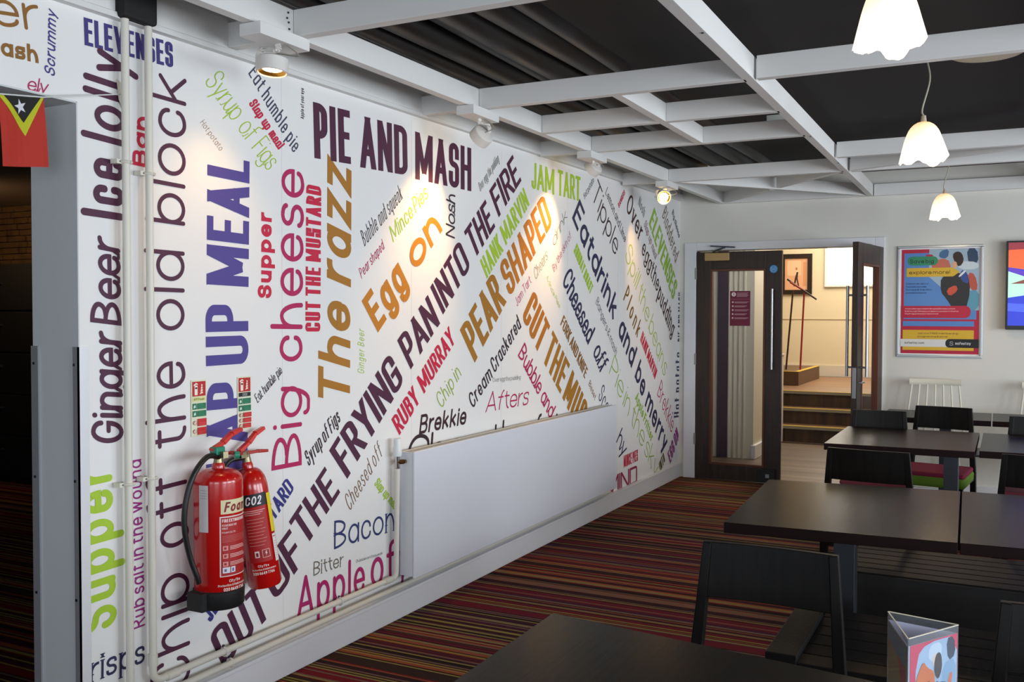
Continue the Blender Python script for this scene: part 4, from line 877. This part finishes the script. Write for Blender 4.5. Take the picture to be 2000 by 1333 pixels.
it += [(BL, rrect(a0+.015, .245, a1-.035, .285)), (YL, rrect(a0+.015, .055, a1-.035, .215)), ('#dcdcdc', rrect(a0, .082, a1-.2, .142)), ('#dcdcdc', rrect(.25, .082, .5, .142)),
       txt('Join our FREE membership', a0+.125, .182, .014, .30, .15, 'r', '#5a4410'), txt('programme & save!', a0+.125, .157, .014, .22, .15, 'r', '#5a4410'), txt('safestay.com', a0+.03, .105, .017, .145, .16, 'r', '#303030'),
       ('#16181c', rrect(a1-.235, .078, a1, .146, .03)), ('#16181c', rrect(a1-.10, .078, a1, .146)), txt('S', a1-.205, .094, .034, .026, .14, 'r', '#9aa0a4'), txt('safestay', a1-.165, .102, .022, .11, .16, 'r', '#e0e0e0')]
flatobj('poster_print', it, lambda v, d: Vector((v[0], -.0045-d*.25, v[1])), ps)
tv = thing('television', 'wall-mounted television showing an orange and blue abstract picture', 'television', (2.566, D-.001, 1.335))
obj('casing', B(0, 1.05, -.085, -.03, 0, .668), mat('tv_black', '#0c0b0d', .35), tv, bevel=.004); obj('wall_mount', B(.3, .7, -.03, 0, .2, .5), BLK, tv)
def em(c): return mat('screen_'+c[1:], c, .3, emit=c, es=.85)
it = [(em('#1c2ca8'), rrect(.014, .03, 1.036, .655)), (em('#c8552a'), [(.014, .655), (.014, .47), (.3, .42), (.7, .46), (1.036, .5), (1.036, .655)]), (em('#7a2430'), [(.014, .655), (.014, .60), (.5, .62), (1.036, .64), (1.036, .655)]),
      (em('#9cc8b4'), [(.014, .44), (.014, .24), (.2, .27), (.5, .25), (1.036, .3), (1.036, .42), (.5, .34), (.2, .37)]), (em('#4c2a9c'), [(.014, .47), (.014, .44), (.2, .37), (.5, .34), (1.036, .40), (1.036, .44), (.5, .38), (.22, .41)]),
      (em('#6a3a30'), [(.03, .345), (.12, .375), (.3, .37), (.4, .33), (.2, .345)]), (em('#3a50d8'), [(.014, .20), (.3, .18), (.6, .2), (.6, .15), (.3, .12), (.014, .14)])]
flatobj('screen', it, lambda v, d: Vector((v[0], -.0855-d*.3, v[1])), tv)
# ------------------------------------------------------------------ tables
def table(quad, label, leg=None, group='dark restaurant tables', zt_=.74, th=.036):
    cx = sum(p[0] for p in quad)/4; cy = sum(p[1] for p in quad)/4; t = thing('dining_table', label, 'table', (cx, cy, 0), 0, group)
    bm = bmesh.new(); prism(bm, [(x-cx, y-cy) for x, y in quad], zt_-th, zt_-.0015); obj('table_edge', bm, TEDGE, t, bevel=.002)
    bm = bmesh.new(); prism(bm, [((x-cx)*.998, (y-cy)*.998) for x, y in quad], zt_-.0015, zt_); obj('tabletop', bm, TTOP, t)
    lx, ly = leg or (0, 0); lx, ly = (lx-cx, ly-cy) if leg else (0, 0)
    obj('pedestal', B(lx-.037, lx+.037, ly-.037, ly+.037, .012, zt_-th), DSTEEL, t, bevel=.003)
    obj('base_plate', B(lx-.22, lx+.22, ly-.22, ly+.22, .0, .012), DSTEEL, t, bevel=.004)
    obj('top_plate', B(lx-.15, lx+.15, ly-.15, ly+.15, zt_-th-.012, zt_-th), DSTEEL, t)
table([(1.604, 1.26), (2.33, 1.19), (2.335, 1.915), (1.596, 2.013)], 'nearest dark wooden table filling the bottom of the picture', leg=(2.0, 1.6))
table([(2.34, 1.19), (3.06, 1.14), (3.07, 1.83), (2.342, 1.913)], 'dark table under the triangular menu holder', leg=(2.75, 1.55))
P = onY(1651, 1120, 3.62)
table([(1.701, 3.167), (2.415, 3.214), (2.392, 4.172), (1.657, 4.086)], 'dark table in the second row, left of the joint, with a shiny top', leg=(P.x, 3.62))
table([(2.421, 3.216), (3.12, 3.262), (3.10, 4.20), (2.398, 4.173)], 'dark table at the right edge in the second row', leg=(2.85, 3.7))
table([(1.678, 5.392), (2.420, 5.417), (2.428, 6.312), (1.684, 6.290)], 'glossy dark table in the third row reflecting the doorway', leg=(2.30, 5.72))
table([(2.440, 5.46), (3.15, 5.48), (3.16, 6.33), (2.448, 6.31)], 'dark table at the right edge in the third row', leg=(2.95, 5.72))
table([(1.80, 7.02), (2.486, 7.04), (2.486, 7.62), (1.80, 7.60)], 'grey-looking table by the far wall below the poster', leg=(2.2, 7.3))
table([(2.494, 7.04), (3.18, 7.06), (3.18, 7.64), (2.494, 7.62)], 'grey-looking table by the far wall at the right edge', leg=(2.85, 7.3))
# ------------------------------------------------------------------ chairs
PADR = mat('seat_pad_red', '#6a2530', .85, bump=.3, bscale=300); PADM = mat('seat_pad_magenta', '#7c1038', .85, bump=.2, bscale=300); PADG = mat('seat_pad_lime', '#5c7c1c', .9)
def chair(x, y, rz, label, w=.335, pad='red', zt_=.836, group='dark wooden dining chairs', ph=.145):
    """origin at the foot of the back, seat towards local +y"""
    t = thing('dining_chair', label, 'chair', (x, y, 0), rz, group); a = w/2; s0 = a+.018
    for s in (-1, 1):
        bm = bmesh.new(); bar(bm, (s*(s0+.012), .03, 0), (s*s0, .0, .43), .034, .034, up=(0, 1, 0)); bar(bm, (s*s0, .0, .43), (s*(a-.012), -.035, zt_-.001), .034, .034, up=(0, 1, 0), w2=.024, h2=.024)
        obj('leg', bm, CHW, t, bevel=.003)
        obj('leg', (lambda b: (bar(b, (s*(s0+.005), .40, 0), (s*(s0-.005), .385, .42), .034, .034, up=(0, 1, 0)), b)[1])(bmesh.new()), CHW, t, bevel=.003)
        obj('side_rail', B(s*s0-.012, s*s0+.012, .02, .38, .375, .42), CHW, t, bevel=.002)
    obj('front_rail', B(-s0, s0, .375, .397, .375, .42), CHW, t, bevel=.002); obj('rear_rail', B(-s0, s0, -.006, .014, .375, .42), CHW, t, bevel=.002)
    bm = bmesh.new(); n = 10; z0, z1 = zt_-ph, zt_; yo = lambda z: -.035*(z-.43)/(zt_-.43)
    rows = []
    for z in (z0, z1):
        for off in (-.009, .009): rows.append([bm.verts.new((-a+w*i/n, yo(z)+off-.012*math.sin(math.pi*i/n), z)) for i in range(n+1)])
    b0, f0, b1, f1 = rows
    for i in range(n):
        bm.faces.new([b0[i], b0[i+1], b1[i+1], b1[i]]); bm.faces.new([f0[i+1], f0[i], f1[i], f1[i+1]]); bm.faces.new([b1[i], b1[i+1], f1[i+1], f1[i]]); bm.faces.new([b0[i+1], b0[i], f0[i], f0[i+1]])
    bm.faces.new([b0[0], b1[0], f1[0], f0[0]]); bm.faces.new([f0[n], f1[n], b1[n], b0[n]])
    obj('backrest', bm, CHW, t, bevel=.002)
    sh = [(-s0-.01, .01), (s0+.01, .01), (s0+.03, .42), (-s0-.03, .42)]
    if pad == 'wood':
        bm = bmesh.new(); prism(bm, sh, .42, .44); obj('seat', bm, CHW, t, bevel=.004)
    elif pad == 'red':
        bm = bmesh.new(); prism(bm, sh, .42, .455); o = obj('seat', bm, PADR, t, bevel=.014)
    else:
        bm = bmesh.new(); prism(bm, sh, .37, .44); obj('seat', bm, PADG, t, bevel=.02); bm = bmesh.new(); prism(bm, [(p[0]*.97, p[1]*.985+.003) for p in sh], .43, .462); o = obj('seat_pad', bm, PADM, t, bevel=.012); o['label'] = 'magenta seat top'
    return t
PI = math.pi
chair(1.995, 2.452, PI, 'dark wooden chair on the far side of the nearest table, back to the second row', w=.345, pad='wood')
chair(2.70, 2.215, PI, 'shiny dark chair cut by the right edge beside the menu holder', w=.345, pad='wood')
chair(2.007, 4.545, math.radians(-4), 'dark chair with red seat between the second and third rows, left one', w=.35, pad='red')
chair(2.715, 4.70, 0, 'dark chair with red seat at the right edge behind the second row', w=.35, pad='red')
chair(1.858, 6.385, PI+math.radians(4), 'dark chair at the left behind the third-row table, grey sheen on its back', w=.315, pad='red')
chair(2.20, 6.85, PI-math.radians(9), 'dark chair with magenta and lime seat behind the third-row table', w=.345, pad='mag')
chair(2.76, 6.40, PI, 'dark chair at the right edge behind the third row', w=.345, pad='red')
# white spindle chairs
WCH = mat('chair_white', '#d8d6c6', .45)
def spindle(x, y, label):
    t = thing('spindle_chair', label, 'chair', (x, y, 0), PI, 'white spindle-back chairs')
    bm = bmesh.new(); pts = [(-.185+.37*i/8, -.075-.018*math.sin(math.pi*i/8), .925) for i in range(9)]
    tube(bm, smoothpath(pts, 3), .013, 10)
    for v_ in bm.verts: v_.co.z = .925 + (v_.co.z-.925)*1.9
    obj('top_rail', bm, WCH, t, smooth=True)
    for i in range(7):
        u_ = -1+i/3; obj('spindle', T([(u_*.215, -.005, .45), (u_*.165, -.078-.014*math.cos(u_*1.5), .915)], [.009, .007], 8), WCH, t, smooth=True)
    bm = bmesh.new(); prism(bm, [(-.19, -.02), (.19, -.02), (.22, .36), (-.22, .36)], .43, .46); obj('seat', bm, WCH, t, bevel=.01)
    for sx in (-1, 1):
        for yy, y2 in ((.02, -.03), (.32, .37)): obj('leg', T([(sx*.16, yy, .43), (sx*.21, y2, 0)], [.015, .011], 10), WCH, t, smooth=True)
    obj('stretcher', T([(-.19, .34, .18), (.19, .34, .18)], .009, 8), WCH, t, smooth=True)
spindle(2.093, 7.93, 'white spindle-back chair under the poster against the far wall'); spindle(2.865, 7.93, 'white spindle-back chair at the right edge under the television')
# ------------------------------------------------------------------ slatted benches
def bench(x0, x1, y0, y1, label, apron=False, end=True):
    t = thing('slatted_bench', label, 'bench', (x0, y0, 0), 0, 'dark slatted benches'); Wd, Dp = x1-x0, y1-y0; n = 6; p = Dp/n
    BW = mat('bench_black', '#0d0b0a', .5, spec=.2, bump=.2, bscale=80)
    for i in range(n): obj('slat', B(.09 if end else 0, Wd, p*i+.004, p*(i+1)-.004, .412, .43), BW, t, bevel=.002)
    if end:
        obj('end_board', B(0, .09, 0, Dp-.08, .40, .45), BW, t, bevel=.003)
    for x in ((.02, Wd-.08)):
        for y in (.03, Dp-.12): obj('leg', B(x, x+.055, y, y+.055, 0, .41), BW, t, bevel=.003)
    if apron: obj('apron', B(.0, Wd, -.012, .008, .20, .425), mat('apron_black', '#0a0908', .6), t)  # near-black board across the bench front
    else: obj('apron', B(.05, Wd-.05, .06, .08, .33, .41), BW, t)
bench(1.918, 3.0, 2.81, 3.385, 'dark slatted bench on the near side of the second-row table'); bench(1.985, 3.0, 3.93, 4.42, 'dark slatted bench with a black front under the far side of the second-row table', apron=True, end=False)
# ------------------------------------------------------------------ menu holder
A, Bq, Cq = onZ(1735, 1196, .955), onZ(1871, 1222, .955), onZ(1774, 1249, .955)
mh = thing('menu_holder', 'clear triangular menu holder with guitar leaflet on the near table', 'menu holder', (Cq.x, Cq.y, .74))
loc = [Vector((p.x-Cq.x, p.y-Cq.y)) for p in (A, Bq, Cq)]; HH = .215
AC = mat('acrylic', '#e8ecf0', .04, trans=.92); AC.node_tree.nodes['Principled BSDF'].inputs['IOR'].default_value = 1.12
ctr = (loc[0]+loc[1]+loc[2])/3
for i, (a, b) in enumerate(((loc[2], loc[1]), (loc[0], loc[2]), (loc[1], loc[0]))):
    bm = bmesh.new(); u_ = (b-a).normalized(); nn = Vector((u_.y, -u_.x))
    if nn.dot((a+b)/2-ctr) < 0: nn = -nn
    prism(bm, [tuple(a+nn*.0010), tuple(b+nn*.0010), tuple(b-nn*.0004), tuple(a-nn*.0004)], 0, HH); obj('acrylic_side', bm, AC, mh)
    bm = bmesh.new(); prism(bm, [tuple(a+nn*.0013), tuple(b+nn*.0013), tuple(b-nn*.0006), tuple(a-nn*.0006)], HH, HH+.0012); obj('rim', bm, mat('rim_light', '#d8d2c4', .3), mh)
    ln = (b-a).length; sh_ = .93; a2, b2 = a.lerp(ctr, .03), b.lerp(ctr, .03)
    bm = bmesh.new(); prism(bm, [tuple(a2), tuple(b2), tuple(b2-nn*.0006), tuple(a2-nn*.0006)], .002, HH-.012); obj('leaflet', bm, mat('leaflet_white', '#d9d9ea', .5), mh)
    if i == 0:
        RDm = '#d42a58'; L_ = ln; H2 = HH-.012; X = lambda pts: [(p[0]*L_, p[1]*H2) for p in chaikin(pts, 1)]
        it = [(RDm, rrect(.003, .003, L_-.003, H2)), ('#a8c4e0', X([(.14, .90), (.35, .99), (.97, .99), (.97, .50), (.12, .50)])), ('#c9dcec', X([(.40, .97), (.66, .97), (.64, .84), (.38, .84)])), ('#1c3450', X([(.74, .98), (.90, .99), (.94, .84), (.78, .80)])),
              ('#8ab0d0', X([(.66, .80), (.95, .82), (.95, .55), (.66, .55)])), ('#e8d4c4', X([(.46, .88), (.60, .90), (.62, .80), (.48, .78)])), ('#1c1e26', X([(.30, .52), (.42, .66), (.62, .68), (.70, .50), (.66, .30), (.36, .30)])),
              ('#2a52a0', X([(.60, .66), (.74, .64), (.76, .48), (.62, .50)])), ('#d87048', X([(.72, .50), (.84, .56), (.90, .44), (.82, .38), (.74, .42)])), ('#d87048', X([(.80, .70), (.88, .72), (.84, .58), (.76, .58)])),
              ('#30201c', X([(.50, .84), (.56, .90), (.64, .88), (.66, .76), (.58, .68), (.50, .74)])), ('#2c1c18', X([(.05, .52), (.14, .46), (.34, .48), (.44, .56), (.36, .60), (.08, .57)])),
              ('#d8702c', X([(.08, .56), (.10, .68), (.20, .80), (.28, .86), (.36, .80), (.50, .76), (.52, .64), (.40, .54), (.26, .49), (.14, .50)])), ('#241814', X([(.34, .67), (.37, .70), (.42, .69), (.43, .64), (.38, .61), (.34, .63)])),
              ('#20242c', X([(.40, .67), (.74, .66), (.74, .62), (.40, .64)])), ('#4cb878', [(x*1., y) for x, y in rrect(L_*.12, H2*.26, L_*.62, H2*.40, .008)]), txt('Save big', L_*.18, H2*.295, H2*.055, L_*.38, .16, 'r', '#123828'),
              ('#e0c040', rrect(L_*.08, H2*.14, L_*.86, H2*.24, .004)), txt('explore more!', L_*.13, H2*.165, H2*.045, L_*.62, .16, 'r', '#4a3810')]
        o3 = a2+nn*.0008; flatobj('leaflet_print', it, lambda v, d: Vector((o3.x+u_.x*v[0]+nn.x*d*.15, o3.y+u_.y*v[0]+nn.y*d*.15, v[1])), mh)
    elif i == 1:
        o4 = a2+nn*.0008; u4 = u_.copy(); n4 = nn.copy()
        flatobj('leaflet_print', [('#8a6a34', rrect(.002, .004, ln-.006, HH-.014)), ('#5c6a70', [(.004, .2), (ln*.9, .2), (ln*.9, .16), (.004, .175)]), ('#a83c2c', [(ln*.5, .17), (ln*.9, .165), (ln*.9, .12), (ln*.7, .13)])], lambda v, d: Vector((o4.x+u4.x*v[0]+n4.x*d*.15, o4.y+u4.y*v[0]+n4.y*d*.15, v[1])), mh)
for a in loc:
    pass
bpy.context.view_layer.update()
